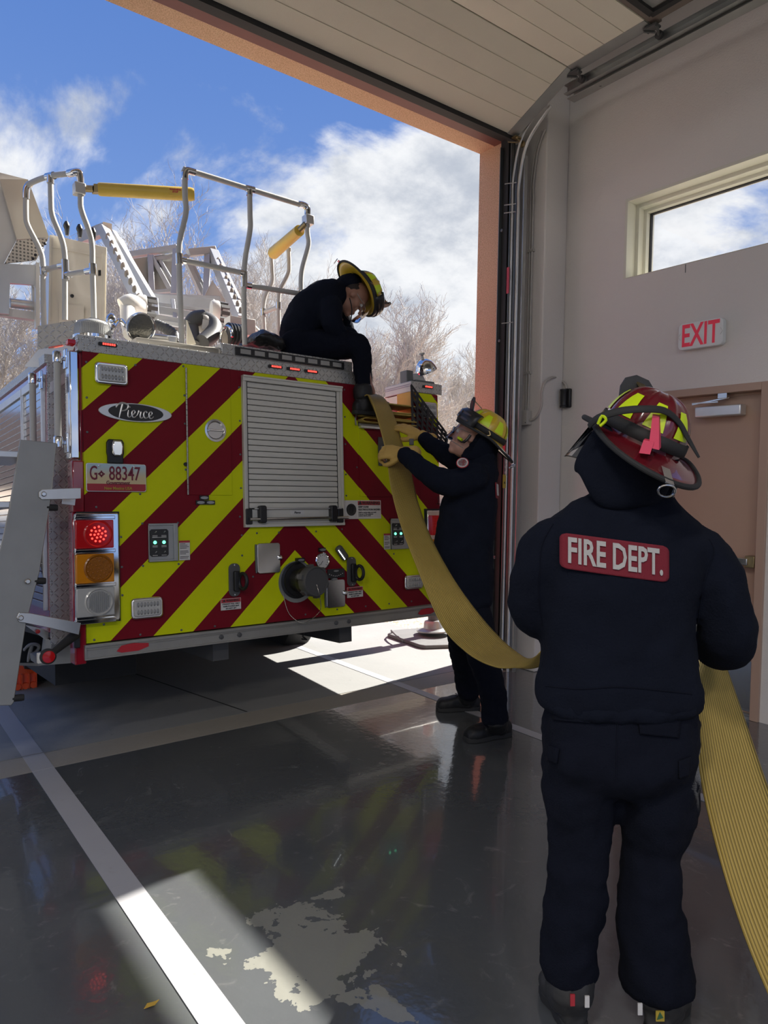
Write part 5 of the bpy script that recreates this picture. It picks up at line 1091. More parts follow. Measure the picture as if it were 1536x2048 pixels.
def head(mb, mw, s=1.):
    """face towards +y, crown +z, origin at the head centre"""
    def W(x, y, z): return mw @ (V((x, y, z)) * s)
    R3 = mw.to_3x3(); X, Y, Z = R3 @ V((s, 0, 0)), R3 @ V((0, s, 0)), R3 @ V((0, 0, s))
    mb.ell(W(0, -.008, .025), X * .076, Y * .094, Z * .094, 22, 14); mb.ell(W(0, .018, -.045), X * .058, Y * .068, Z * .070, 20, 12)
    mb.ell(W(0, .064, -.092), X * .026, Y * .024, Z * .022, 12, 8); mb.limb([W(0, .088, .018), W(0, .103, -.005), W(0, .112, -.024)], [.009 * s, .011 * s, .014 * s], 10, 2)
    mb.ell(W(0, .078, .034), X * .05, Y * .018, Z * .014, 14, 8); mb.ell(W(0, .086, -.055), X * .024, Y * .012, Z * .007, 12, 8); mb.ell(W(0, .084, -.067), X * .022, Y * .012, Z * .008, 12, 8)
    for sx in (-1, 1):
        mb.ell(W(sx * .078, -.008, .0), X * .008, Y * .018, Z * .032, 12, 8); mb.ell(W(sx * .047, .055, -.02), X * .022, Y * .024, Z * .026, 12, 8)
def eyes(parent, mw, s=1.):
    for sx in (-1, 1):
        e = obj('eye', MB().ell(mw @ (V((sx * .031, .076, .012)) * s), (.012 * s, 0, 0), (0, .012 * s, 0), (0, 0, .012 * s), 12, 8), 'label', parent)
        obj('iris', MB().ell(mw @ (V((sx * .031, .0865, .012)) * s), (.005, 0, 0), (0, .004, 0), (0, 0, .005), 8, 6), 'ink', e)
def glasses(parent, mw, s=1.):
    W = lambda x, y, z: mw @ (V((x, y, z)) * s)
    o = obj('safety_glasses', MB().tube([W(-.078, .0, .02), W(-.072, .07, .02), W(-.04, .105, .022), W(0, .112, .022), W(.04, .105, .022), W(.072, .07, .02), W(.078, 0, .02)], .0022, 6, 3), 'alu', parent)
    for sx in (-1, 1): obj('spectacle_lens', MB().grid([[W(sx * (.008 + .052 * j / 4), .112 - .02 * (j / 4) ** 2, .02 - .035 * i) for j in range(5)] for i in range(2)]), 'glass', o)

# --- person 1: near firefighter, seen from behind --------------------------------
D = 1.96
base = (PZ(1150, 2066) + PZ(1318, 2078)) / 2
p1 = thing('person', 'near firefighter seen from behind, red helmet, FIRE DEPT. patch on navy jacket', 'person', loc=base)
k_ = D / F                    # metres per pixel at this distance
def S1(x, y, a, b_, d=0, tilt=0):
    ax = (r_ * math.cos(tilt) - u_ * math.sin(tilt)); fw = V((w_.x, w_.y, 0)).normalized()
    return (P(x, y, D + d), ax * a * k_, fw * b_)
jk1 = MB()
jk1.loft([S1(1238, 1412, 150, .125), S1(1237, 1404, 158, .142), S1(1236, 1375, 161, .150), S1(1234, 1320, 153, .145), S1(1234, 1260, 149, .14), S1(1236, 1190, 151, .142, 0, .02), S1(1242, 1125, 160, .14, 0, .05), S1(1250, 1075, 163, .128, 0, .09), S1(1256, 1040, 145, .112, .01, .10), S1(1261, 1010, 108, .098, .015, .10), S1(1263, 988, 76, .088, .02, .06), S1(1262, 966, 66, .082, .03, .03), S1(1262, 958, 62, .078, .03, .03)], 32, 4, 2.4)
def arm(mb, pts, rad): mb.limb([P(*p) for p in pts], rad, 18, 4)
arm(jk1, [(1118, 1078, D), (1090, 1110, D), (1070, 1165, D + .01), (1066, 1222, D + .05), (1100, 1240, D + .20), (1150, 1228, D + .36)], [.070, .076, .066, .064, .056, .046])
arm(jk1, [(1385, 1100, D), (1412, 1130, D), (1440, 1195, D), (1457, 1262, D + .02), (1450, 1288, D + .07), (1405, 1280, D + .22), (1350, 1262, D + .38)], [.072, .080, .076, .078, .074, .058, .046])
o = remesh(obj('jacket', jk1, 'navy', p1), .012, .010, .13, 3)
jacket1 = o
cu = MB(); cu.loft([S1(1262, 990, 72, .088, .02, .05), S1(1261, 972, 70, .085, .03, .05), S1(1260, 952, 66, .082, .03, .05)], 28, 2, 2.2); remesh(obj('collar', cu, 'navy', o), .008, .004, .06, 2)
hm = MB(); hm.loft([S1(1239, 1418, 146, .130), S1(1238, 1408, 158, .146), S1(1238, 1392, 160, .149), S1(1238, 1382, 150, .14)], 32, 3, 2.4); remesh(obj('waistband', hm, 'navy', o), .009, .008, .05, 1)
ss_ = MB()
for pts in (((1112, 1040), (1086, 1072), (1082, 1120), (1078, 1190)), ((1412, 1072), (1426, 1100), (1418, 1150), (1400, 1220))): ss_.tube([P(x, y, D - .12 + .03 * i * 0) for i, (x, y) in enumerate(pts)], .003, 6, 3)
tr1 = MB()
tr1.loft([S1(1240, 1380, 138, .120), S1(1240, 1440, 152, .142), S1(1240, 1500, 152, .150, -.01), S1(1238, 1540, 130, .135, -.01), S1(1234, 1566, 90, .10), S1(1232, 1578, 50, .06)], 30, 3, 2.4)
def leg(mb, pts, rad): mb.limb([P(*p) for p in pts], [r * k_ for r in rad], 18, 4)
leg(tr1, [(1164, 1520, D), (1160, 1600, D), (1159, 1660, D), (1160, 1700, D), (1152, 1745, D - .01), (1154, 1800, D - .01), (1140, 1850, D - .01), (1137, 1890, D - .01), (1138, 1925, D - .01)], [78, 72, 64, 57, 60, 61, 55, 58, 60])
leg(tr1, [(1312, 1530, D), (1314, 1600, D), (1309, 1660, D), (1304, 1700, D), (1303, 1750, D - .01), (1302, 1800, D - .01), (1303, 1860, D - .01), (1306, 1910, D - .01), (1314, 1945, D - .01)], [80, 80, 70, 59, 61, 65, 67, 70, 72])
o = remesh(obj('trousers', tr1, 'navyp', p1), .012, .013, .10, 3)
trou1 = o
def cast_on(target):
    bpy.context.view_layer.update(); ev = target.evaluated_get(bpy.context.evaluated_depsgraph_get()); Wt = WM.get(target.name, Matrix.Identity(4)); Wi = Wt.inverted()
    def f(x, y, lift):
        q = ray(x, y).normalized(); ok, loc, nn, i_ = ev.ray_cast(Wi @ EYE, Wi.to_3x3() @ q)
        return (Wt @ loc) - q * lift if ok else None
    return f
def seam(name, target, pts, r=.0022, lift=.0005):
    f = cast_on(target); q = [f(a[0], a[1], lift) for a in crom([tuple(p) for p in pts], 8)]; q = [p for p in q if p is not None]
    if len(q) > 3: obj(name, MB().tube(q, r, 6), 'navyp', target)
def flap(name, target, q4, lift=.006, n=10):
    f = cast_on(target); rows_ = []; (a, b_, c, d) = q4
    for j in range(n + 1):
        t = j / n; row = []
        for i in range(n + 1):
            s_ = i / n; x = (a[0] * (1 - s_) + b_[0] * s_) * (1 - t) + (d[0] * (1 - s_) + c[0] * s_) * t; y = (a[1] * (1 - s_) + b_[1] * s_) * (1 - t) + (d[1] * (1 - s_) + c[1] * s_) * t
            p = f(x, y, lift)
            if p is None: return
            row.append(p)
        rows_.append(row)
    o_ = obj(name, MB().grid(rows_), 'navyp', target, sharp=80); m = o_.modifiers.new('t', 'SOLIDIFY'); m.thickness = .004; m.offset = 0
flap('pocket_flap', trou1, ((1104, 1420), (1186, 1424), (1180, 1446), (1106, 1440))); flap('pocket_flap', trou1, ((1276, 1432), (1362, 1438), (1358, 1476), (1280, 1468)))
flap('side_pocket', trou1, ((1096, 1490), (1118, 1498), (1114, 1528), (1094, 1520))); flap('side_pocket', trou1, ((1358, 1522), (1380, 1514), (1378, 1552), (1358, 1558)))
seam('trouser_seam', trou1, ((1236, 1430), (1234, 1480), (1233, 1530), (1233, 1562)))
seam('sleeve_seam', jacket1, ((1106, 1048), (1084, 1090), (1080, 1140), (1078, 1190), (1084, 1250))); seam('sleeve_seam', jacket1, ((1418, 1078), (1428, 1104), (1412, 1150), (1398, 1220), (1394, 1280)))
seam('hem_seam', jacket1, ((1092, 1372), (1160, 1378), (1240, 1374), (1330, 1382), (1384, 1388)))
b1 = boot(p1, PZ(1152, 2068), PZ(1105, 1975), P(1140, 1985, D - .02), 'boot2'); b2_ = boot(p1, PZ(1312, 2080), PZ(1350, 1990), P(1318, 2000, D - .02), 'boot2')
for (x, y, d, bb_, mt) in ((1174, 2003, D - .085, b1, 'label'), (1145, 2000, D - .09, b1, 'redink'), (1280, 2018, D - .10, b2_, 'label'), (1320, 2032, D - .10, b2_, 'tagy')):
    c_ = P(x, y, d); w2 = .006 if mt != 'tagy' else .011; lbq = obj('boot_label', MB().obox(c_, r_ * w2, u_ * (.015 if mt != 'tagy' else .013), w_ * .002), mt, bb_)
    if mt == 'tagy': obj('label_triangle', MB().plate([P(1314, 2040, d - .004), P(1327, 2036, d - .004), P(1320, 2024, d - .004)], w_ * .001), simple('label_green', (.04, .12, .05), .6), lbq)
bd1 = MB(); hM = frame(P(1270, 905, D + .02), cv(-.22, .40, .88), cv(.25, .85, -.42)); head(bd1, hM, 1.02)
bd1.limb([P(1226, 990, D - .04), P(1220, 960, D - .05), P(1226, 935, D - .04)], [.028, .029, .028], 12, 2)
bd1.limb([P(1262, 1010, D + .03), P(1258, 975, D + .03), P(1262, 930, D + .02)], [.062, .060, .058], 18, 3)
bd1.loft([S1(1240, 1560, 110, .09), S1(1238, 1400, 120, .10), S1(1240, 1200, 125, .10), S1(1252, 1080, 135, .09, 0, .08), S1(1262, 1010, 60, .06, .02)], 24, 3)
for pts, rd in (([(1124, 1082, D), (1078, 1165, D + .01), (1070, 1225, D + .06), (1150, 1232, D + .34)], [.045, .042, .040, .030]), ([(1380, 1105, D), (1438, 1195, D), (1455, 1265, D + .03), (1350, 1262, D + .38)], [.048, .045, .042, .030]), ([(1168, 1540, D), (1159, 1700, D), (1142, 1860, D), (1146, 1960, D + .0)], [.085, .060, .050, .034]), ([(1312, 1540, D), (1304, 1700, D), (1304, 1860, D), (1314, 1975, D + .0)], [.085, .060, .050, .034])): bd1.limb([P(*p) for p in pts], rd, 14, 3)
hl_ = frame(P(1150, 1232, D + .34), cv(.9, .1, .35), cv(0, .5, 1)); hr_ = frame(P(1350, 1262, D + .38), cv(-.9, .1, .3), cv(0, .5, 1))
hand(bd1, hl_, 1, 1.0, .55); hand(bd1, hr_, -1, 1.0, .55)
body1 = remesh(obj('body', bd1, 'skin', p1), .008, 0, smooth=2); eyes(body1, hM)
for mm, sd_ in ((hl_, 1), (hr_, -1)): gb = MB(); hand(gb, mm, sd_, 1.12, .55, 1.15); remesh(obj('glove', gb, 'glove', p1), .005, .002, .02, 1)
hx = MB(); hx.ell(hM @ V((0, -.03, -.01)), hM.to_3x3() @ V((.082, 0, 0)), hM.to_3x3() @ V((0, .085, 0)), hM.to_3x3() @ V((0, 0, .095)), 20, 12); hx.limb([P(1240, 950, D + .03), P(1235, 970, D + .03)], [.05, .05], 14, 2); obj('hair', hx, 'hair', body1)
HM1 = frame(P(1276, 883, D - .02), cv(-.06, .33, .93), cv(.38, .85, -.30))
h1 = helmet(p1, HM1, 'helred', scale=1.03, goggles=False)
sh1 = shroud(h1, HM1, scale=1.1, z1=-.15)
fl1 = MB(); fl1.loft([(P(1196, 880, D), r_ * .012, w_ * .05), (P(1195, 905, D), r_ * .040, w_ * .07), (P(1205, 930, D), r_ * .05, w_ * .07), (P(1240, 934, D), r_ * .05, w_ * .05), (P(1290, 945, D), r_ * .05, w_ * .04)], 18, 3); remesh(obj('ear_flap', fl1, 'navy', h1), .007, .003, .05, 2)
# pink wedges under the strap, loose goggle strap and chin strap
def hp(x, y, d): return P(x, y, d)
dh = D - .17
wd1 = obj('pink_wedge', MB().hexa([hp(1305, 830, dh), hp(1318, 834, dh), hp(1322, 828, dh + .03), hp(1306, 826, dh + .03)], [hp(1297, 895, dh - .02), hp(1318, 900, dh - .02), hp(1322, 895, dh), hp(1300, 892, dh)]), 'pink', h1)
wd2 = obj('pink_wedge', MB().hexa([hp(1278, 906, dh - .03), hp(1300, 909, dh - .03), hp(1302, 900, dh + .02), hp(1282, 898, dh + .02)], [hp(1287, 880, dh - .02), hp(1308, 884, dh - .02), hp(1308, 880, dh + .01), hp(1290, 877, dh + .01)]), 'pink', h1)
gs = MB().tube([hp(1178, 852, dh + .06), hp(1196, 836, dh + .03), hp(1240, 822, dh), hp(1290, 818, dh - .012), hp(1330, 822, dh), hp(1358, 845, dh + .02), hp(1375, 875, dh + .03), hp(1398, 915, dh + .03)], [.008, .010, .010, .010, .010, .010, .009, .005], 10, 4, flat=.5); obj('loose_strap', gs, 'rubber', h1)
obj('strap_buckle', MB().tube([hp(1196, 848, dh + .02), hp(1204, 832, dh + .01), hp(1212, 840, dh + .01), hp(1200, 852, dh + .02)], .004, 6, 3), 'fluo', h1)
obj('chin_strap', MB().tube([hp(1356, 962, D - .02), hp(1346, 978, D - .03), hp(1340, 990, D - .03), hp(1336, 998, D - .02)], [.008, .009, .012, .008], 8, 3), 'black', h1)
# back patch
def wrap_patch(parent, target, c, ax, ay, wdt, hgt, lift=.006, wordm='FIRE DEPT.', size=.075, sx=.62):
    c, ax, ay = V(c), V(ax).normalized(), V(ay).normalized(); az = ax.cross(ay)
    rws = [[c + az * .12 + ax * (x * wdt) + ay * (z * hgt) for x in [j / 24 - .5 for j in range(25)]] for z in [i / 8 - .5 for i in range(9)]]
    # trim corners by pulling them in
    for i, rw in enumerate(rws):
        zz = abs(i / 8 - .5) * 2; inset = 0 if zz < .75 else (.012 if zz > .99 else .004)
        for j in range(25):
            xx = (j / 24 - .5) * 2
            if abs(xx) > .92: rw[j] = rw[j] - ax * math.copysign(inset, xx)
    o = obj('back_patch', MB().grid(rws), 'patchred', parent, sharp=80)
    def wr(o, off):
        m = o.modifiers.new('wrap', 'SHRINKWRAP'); m.target = target; m.wrap_method = 'PROJECT'; m.use_project_z = False; m.use_negative_direction = True; m.use_positive_direction = True
        m.wrap_method = 'NEAREST_SURFACEPOINT'; m.wrap_mode = 'ABOVE_SURFACE'; m.offset = off
    return o, az
# --- hidden trick-free placement: the patch lies on the back surface, computed from ray casts after the jacket is built
bpy.context.view_layer.update()
def patch_on(parent, target, c, ax, ay, wdt, hgt, word, size, sx):
    dg = bpy.context.evaluated_depsgraph_get(); ev = target.evaluated_get(dg); mi = target.matrix_world.inverted()
    # matrix_world of fresh children is not yet updated: parent translation only
    Wt = WM.get(target.name, Matrix.Identity(4)); Wi = Wt.inverted()
    c, ax, ay = V(c), V(ax).normalized(), V(ay).normalized(); az = ax.cross(ay)
    def proj(p, off):
        s = Wi @ (p + az * .4); d = Wi.to_3x3() @ (-az); ok, loc, nn, i_ = ev.ray_cast(s, d)
        return (Wt @ loc) + az * off if ok else p + az * off
    # smoothed depth field: average of ray hits on a coarse grid
    NX, NZ = 13, 5; dep = [[(proj(c + ax * wdt * (i / (NX - 1) - .5) + ay * hgt * (j / (NZ - 1) - .5), 0) - c).dot(az) for i in range(NX)] for j in range(NZ)]
    mx = [max(dep[j][i] for j in range(NZ)) for i in range(NX)]
    mx = [max(mx[max(0, i - 1):i + 2]) for i in range(NX)]
    def dz(x):
        t = (x / wdt + .5) * (NX - 1); t = min(max(t, 0), NX - 1.001); i = int(t); return mx[i] + (mx[i + 1] - mx[i]) * (t - i)
    def pt(x, z, off): return c + ax * x + ay * z + az * (dz(x) + off)
    poly = rounded(-wdt / 2, wdt / 2, -hgt / 2, hgt / 2, .016, 5); rws = []
    n = 30
    for j in range(25):
        z = hgt * (j / 24 - .5); ins = 0
        e = hgt / 2 - abs(z)
        if e < .016: ins = .016 - math.sqrt(max(0, .016 ** 2 - (.016 - e) ** 2))
        rws.append([pt((wdt - 2 * ins) * (i / n - .5), z, .002) for i in range(n + 1)])
    p_ = obj('back_patch', MB().grid(rws), 'patchred', parent, sharp=80); m = p_.modifiers.new('t', 'SOLIDIFY'); m.thickness = .004
    cu = bpy.data.curves.new('l', 'FONT'); cu.body = word; cu.size = size; cu.align_x = 'CENTER'; cu.align_y = 'CENTER'; cu.extrude = .0012; cu.offset = size * .022; cu.resolution_u = 2
    tmp = bpy.data.objects.new('l', cu); C.objects.link(tmp); me0 = bpy.data.meshes.new_from_object(tmp.evaluated_get(bpy.context.evaluated_depsgraph_get()))
    mb = MB(); mb.add([pt(v.co.x * sx, v.co.y, .0052 + v.co.z) for v in me0.vertices], [tuple(f.vertices) for f in me0.polygons]); bpy.data.objects.remove(tmp)
    obj('patch_lettering', mb, 'patchwhite', p_, flat=True)
    return p_
pc = P(1230, 1115, D - .13); px_ = (P(1338, 1127, D - .13) - P(1124, 1099, D - .13))
patch_on(jacket1, jacket1, pc, px_, u_, .272, .092, 'FIRE DEPT.', .092, .555)

# --- person 2: standing in profile, reaching up -----------------------------------
base = (PZ(1005, 1475) + PZ(955, 1424)) / 2
p2 = thing('person', 'standing firefighter in profile with yellow helmet and gloves, reaching up to the hose', 'person', loc=base)
D2 = 4.18; k2 = D2 / F
fw2 = cv(-1, 0, .12); fw2.z = 0; fw2.normalize(); sd2 = fw2.cross(V((0, 0, 1)))
def S2(x, y, hw, lat, d=0, t=0): ax = (r_ * math.cos(t) - u_ * math.sin(t)); return (P(x, y, D2 + d), ax * hw * k2, V((w_.x, w_.y, 0)).normalized() * lat)
jb = MB(); jb.loft([S2(930, 1212, 44, .15), S2(930, 1200, 54, .175), S2(928, 1160, 58, .18), S2(926, 1100, 60, .185), S2(932, 1050, 58, .19), S2(938, 1005, 54, .20), S2(946, 965, 47, .20, 0, -.1), S2(954, 935, 38, .16, 0, -.2), S2(958, 915, 30, .10, 0, -.2), S2(960, 903, 27, .085)], 28, 4, 2.3)
arm(jb, [(952, 955, D2 - .17), (905, 968, D2 - .19), (868, 955, D2 - .16), (836, 932, D2 - .06), (810, 910, D2 + .06)], [.085, .080, .068, .058, .050])
arm(jb, [(942, 940, D2 + .17), (905, 915, D2 + .22), (872, 896, D2 + .30), (850, 880, D2 + .38)], [.080, .070, .058, .050])
jk2 = remesh(obj('jacket', jb, 'navy', p2), .013, .011, .12, 3)
tb2 = MB(); tb2.loft([S2(930, 1190, 48, .16), S2(934, 1230, 47, .165, .02), S2(936, 1262, 44, .15, .05)], 26, 3, 2.3)
leg2 = lambda pts, r: tb2.limb([P(*p) for p in pts], r, 18, 4)
leg2([(948, 1235, D2 - .07), (962, 1290, D2 - .08), (975, 1340, D2 - .09), (985, 1390, D2 - .10), (989, 1425, D2 - .11), (990, 1438, D2 - .11)], [.105, .098, .086, .076, .078, .076])
leg2([(926, 1235, D2 + .12), (924, 1280, D2 + .22), (929, 1330, D2 + .34), (934, 1368, D2 + .42), (935, 1384, D2 + .44)], [.100, .088, .074, .072, .070])
remesh(obj('trousers', tb2, 'navyp', p2), .013, .013, .10, 3)
boot(p2, PZ(1018, 1470), PZ(930, 1484), P(993, 1448, D2 - .11)); boot(p2, PZ(957, 1419), PZ(872, 1421), P(936, 1392, D2 + .45))
hM2 = frame(P(940, 878, D2), cv(-.90, .40, .10), cv(.40, .90, 0))
bb = MB(); head(bb, hM2, 1.06); bb.limb([P(958, 925, D2), P(952, 905, D2), P(946, 885, D2)], [.062, .060, .056], 16, 3)
bb.loft([S2(932, 1230, 40, .13), S2(930, 1100, 44, .14), S2(944, 970, 36, .15), S2(956, 925, 20, .07)], 22, 3)
for pts, rd in (([(952, 958, D2 - .16), (868, 957, D2 - .16), (810, 910, D2 + .06)], [.05, .045, .032]), ([(942, 942, D2 + .17), (872, 897, D2 + .30), (842, 872, D2 + .40)], [.05, .042, .032]), ([(948, 1240, D2 - .07), (975, 1340, D2 - .09), (990, 1432, D2 - .11)], [.08, .06, .03]), ([(926, 1240, D2 + .12), (929, 1330, D2 + .34), (936, 1380, D2 + .43)], [.08, .055, .03])): bb.limb([P(*p) for p in pts], rd, 14, 3)
hA = frame(P(806, 906, D2 + .08), cv(-1, .12, .2), cv(-.1, .55, -.8)); hB = frame(P(842, 872, D2 + .40), cv(-.85, .45, .1), cv(.45, .6, -.6))
hand(bb, hA, -1, 1.0, 1.0); hand(bb, hB, -1, 1.0, .35)
body2 = remesh(obj('body', bb, 'skin', p2), .009, 0, smooth=1); eyes(body2, hM2, 1.06); glasses(body2, hM2, 1.06)
for mm, cu_, sc_ in ((hA, 1.0, 1.18), (hB, .35, 1.2)):
    gb = MB(); hand(gb, mm, -1, sc_, cu_, 1.2); A_ = mm.to_3x3(); gb.limb([mm @ V((0, .0, 0)), mm @ V((0, -.03, 0)), mm @ V((0, -.07, 0))], [.040, .042, .052], 16, 2); remesh(obj('glove', gb, 'glove', p2), .006, .003, .03, 1)
obj('wrist_watch', MB().obox(P(823, 884, D2 + .28), r_ * .014, u_ * .02, w_ * .01), 'grey', p2, bevel=.003)
HM2 = frame(P(966, 870, D2 - .01), cv(-.84, .50, -.16), cv(.50, .84, -.16)); h2 = helmet(p2, HM2, 'helyel', scale=1.02)
hood = MB(); hood.ell(P(962, 885, D2), r_ * .105, w_ * .10, u_ * .105, 20, 12); hood.limb([P(962, 905, D2), P(960, 925, D2), P(955, 940, D2)], [.095, .105, .12], 18, 3); hood.limb([P(935, 905, D2 - .02), P(945, 918, D2 - .02)], [.05, .06], 12, 2)
remesh(obj('hood', hood, 'navy', p2), .01, .010, .06, 2); shroud(h2, HM2, scale=1.05)
obj('chin_strap', MB().tube([P(941, 870, D2 - .1), P(928, 884, D2 - .1), P(917, 878, D2 - .06)], .008, 8, 3), 'black', h2); obj('strap_clip', MB().tube([P(924, 880, D2 - .11), P(916, 875, D2 - .09)], .008, 8), 'fluo', h2)
q = P(925, 926, D2 - .27); sb3 = obj('shoulder_badge', MB().lathe([(.034, 0), (.034, .003), (0, .003)], q, cv(-.15, .5, -.85), 24), 'redink', jk2); obj('badge_centre', MB().lathe([(.030, .003), (.030, .0045), (.024, .0045), (.024, .003)], q, cv(-.15, .5, -.85), 24), 'patchwhite', sb3)
# the back patch of the second firefighter, seen edge-on
q = P(992, 982, D2 + .0); az2 = cv(.92, .05, -.15); patch_on(jk2, jk2, q, cv(.22, 0, .97), cv(-.05, 1, 0), .27, .092, 'FIRE DEPT.', .09, .55)

# --- person 3: seated on the truck, bent forward -----------------------------------
D3 = 4.80; k3 = D3 / F
base = TM @ V((1.42, .2, 1.752)); p3 = thing('person', 'seated firefighter on the truck roof, bent forward over the hose in yellow helmet', 'person', loc=base)
jb = MB(); lat = V((w_.x, w_.y, 0)).normalized()
def S3(x, y, tx_, ty_, hw, l_): a = (r_ * tx_ - u_ * ty_).normalized(); n = V((-a.dot(u_), 0, 0)); perp = (u_ * a.dot(r_) - r_ * a.dot(u_)); return (P(x, y, D3), perp * hw * k3, lat * l_)
# centre line from hem up the curved back to the collar: direction of travel (tx right, ty down)
jb.loft([S3(594, 690, .1, -1, 26, .13), S3(596, 684, .1, -1, 34, .16), S3(602, 668, .2, -1, 42, .18), S3(616, 640, .45, -1, 46, .19), S3(636, 616, .8, -1, 46, .20), S3(656, 600, 1, -.6, 40, .20), S3(674, 592, 1, -.25, 32, .16), S3(688, 589, 1, -.1, 24, .10), S3(694, 588, 1, -.1, 20, .08)], 28, 4, 2.2)
jb.limb([P(660, 612, D3 - .16), P(664, 645, D3 - .17), P(678, 668, D3 - .12), P(700, 672, D3 - .04), P(712, 690, D3 + .06)], [.080, .074, .064, .052, .042], 16, 4)
jb.limb([P(668, 608, D3 + .16), P(684, 640, D3 + .2), P(696, 668, D3 + .2), P(716, 700, D3 + .18)], [.075, .066, .056, .042], 16, 4)
jk3 = remesh(obj('jacket', jb, 'navy', p3), .012, .010, .10, 3)
tb = MB(); tb.limb([P(598, 696, D3 + .08), P(598, 696, D3 - .10)], [.135, .135], 18, 2, )
tb.limb([P(606, 690, D3 - .09), P(640, 690, D3 - .10), P(680, 689, D3 - .11), P(714, 690, D3 - .11), P(722, 712, D3 - .10), P(724, 745, D3 - .07), P(727, 782, D3 - .05), P(728, 800, D3 - .05)], [.105, .105, .092, .078, .066, .058, .046, .046], 18, 4)
tb.limb([P(610, 694, D3 + .12), P(650, 694, D3 + .16), P(695, 696, D3 + .20), P(720, 700, D3 + .22), P(728, 740, D3 + .22), P(732, 790, D3 + .22)], [.10, .095, .078, .070, .055, .045], 18, 4)
remesh(obj('trousers', tb, 'navyp', p3), .012, .010, .09, 3)
bd1 = None
def boot3(x, y, d):
    o_ = P(x, y, d); fwd = TR @ V((1, -.12, 0)); up = V((0, 0, 1)); heel = o_ - fwd * .06 - up * .06; return boot(p3, heel, heel + fwd * .27, o_ + up * .06, 'boot')
boot3(725, 812, D3 - .05); boot3(728, 806, D3 + .2)
hM3 = frame(P(706, 596, D3 - .0), cv(.55, -.80, .10), cv(.80, .58, .12))
bb = MB(); head(bb, hM3, .98); bb.limb([P(680, 592, D3), P(695, 590, D3)], [.058, .056], 14, 2)
bb.loft([S3(584, 700, .1, -1, 30, .12), S3(592, 684, .1, -1, 32, .13), S3(616, 640, .45, -1, 32, .14), S3(656, 602, 1, -.6, 26, .14), S3(684, 592, 1, -.1, 14, .07)], 20, 3)
for pts, rd in (([(660, 614, D3 - .15), (666, 650, D3 - .16), (690, 672, D3 - .08), (716, 700, D3 + .06), (736, 760, D3 + .10)], [.045, .042, .04, .034, .026]), ([(668, 610, D3 + .15), (696, 668, D3 + .2), (722, 712, D3 + .16), (738, 768, D3 + .14)], [.045, .042, .034, .026]), ([(606, 694, D3 - .09), (714, 694, D3 - .11), (723, 735, D3 - .08), (727, 790, D3 - .05)], [.08, .045, .036, .025]), ([(610, 696, D3 + .12), (715, 704, D3 + .22), (727, 740, D3 + .22), (732, 790, D3 + .22)], [.08, .045, .034, .025])): bb.limb([P(*p) for p in pts], rd, 14, 3)
bb.limb([P(572, 688, D3 - .12), P(590, 692, D3 - .12)], [.05, .05], 12, 2)
hand(bb, frame(P(737, 764, D3 + .10), cv(.45, -1, .0), cv(1, .4, .2)), 1, .95, .7); hand(bb, frame(P(739, 768, D3 + .15), cv(.3, -1, 0), cv(1, .3, .4)), 1, .95, .7)
body3 = remesh(obj('body', bb, 'skind', p3), .0085, 0, smooth=1); eyes(body3, hM3, .98); glasses(body3, hM3, .98)
hx = MB(); hx.ell(hM3 @ V((0, -.02, .03)), hM3.to_3x3() @ V((.074, 0, 0)), hM3.to_3x3() @ V((0, .088, 0)), hM3.to_3x3() @ V((0, 0, .072)), 18, 10); obj('hair', hx, 'hair', body3)
HM3 = frame(P(722, 583, D3 - .01), cv(.47, -.86, .12), cv(.84, .44, .40)); h3 = helmet(p3, HM3, 'helyel', scale=1.0)
shr = MB(); shr.limb([P(676, 572, D3), P(690, 568, D3), P(708, 566, D3)], [.040, .062, .066], 16, 3); remesh(obj('hood', shr, 'navy', h3), .009, .005, .05, 2)
jc = MB(); jc.tube([P(699, 596, D3 - .1), P(704, 620, D3 - .1), P(700, 650, D3 - .1)], .004, 6, 3); obj('cord', jc, 'black', jk3)

# ------------------------------------------------------------------ the big yellow hose
def hose_pts(rows, W_=.19):
    L, R = [], []
    for (lx, ly, rx, ry, d, sgn) in rows:
        s = math.hypot(rx - lx, ry - ly) * d / F; dz = math.sqrt(max(0, W_ ** 2 - s * s)) * sgn
        L.append(P(lx, ly, d - dz / 2)); R.append(P(rx, ry, d + dz / 2))
    return L, R
rows = [(700, 822, 712, 812, 4.9, .6), (722, 800, 740, 790, 4.80, .8), (735, 790, 768, 797, 4.72, .9), (748, 815, 790, 838, 4.62, .9), (764, 870, 805, 890, 4.48, .8), (774, 915, 822, 945, 4.36, .8), (782, 975, 836, 1005, 4.22, .8), (800, 1045, 862, 1075, 4.05, .8), (832, 1130, 905, 1155, 3.80, .8), (880, 1245, 955, 1225, 3.50, .7), (930, 1302, 1000, 1276, 3.22, .6), (985, 1332, 1038, 1308, 3.00, .3), (1035, 1336, 1062, 1318, 2.85, -.4), (1080, 1332, 1085, 1300, 2.70, -.9), (1150, 1290, 1155, 1240, 2.50, -.8), (1215, 1255, 1225, 1190, 2.42, -.5),
        (1290, 1250, 1300, 1180, 2.40, .3), (1345, 1275, 1370, 1205, 2.36, .5), (1380, 1330, 1425, 1270, 2.28, .6), (1388, 1430, 1475, 1400, 2.18, .5), (1402, 1560, 1530, 1560, 2.05, .4), (1440, 1720, 1592, 1720, 1.92, .3), (1492, 1880, 1660, 1870, 1.80, .3), (1560, 2040, 1740, 2020, 1.70, .2)]
L, R = hose_pts(rows)
e0 = L[-1]; e1 = R[-1]
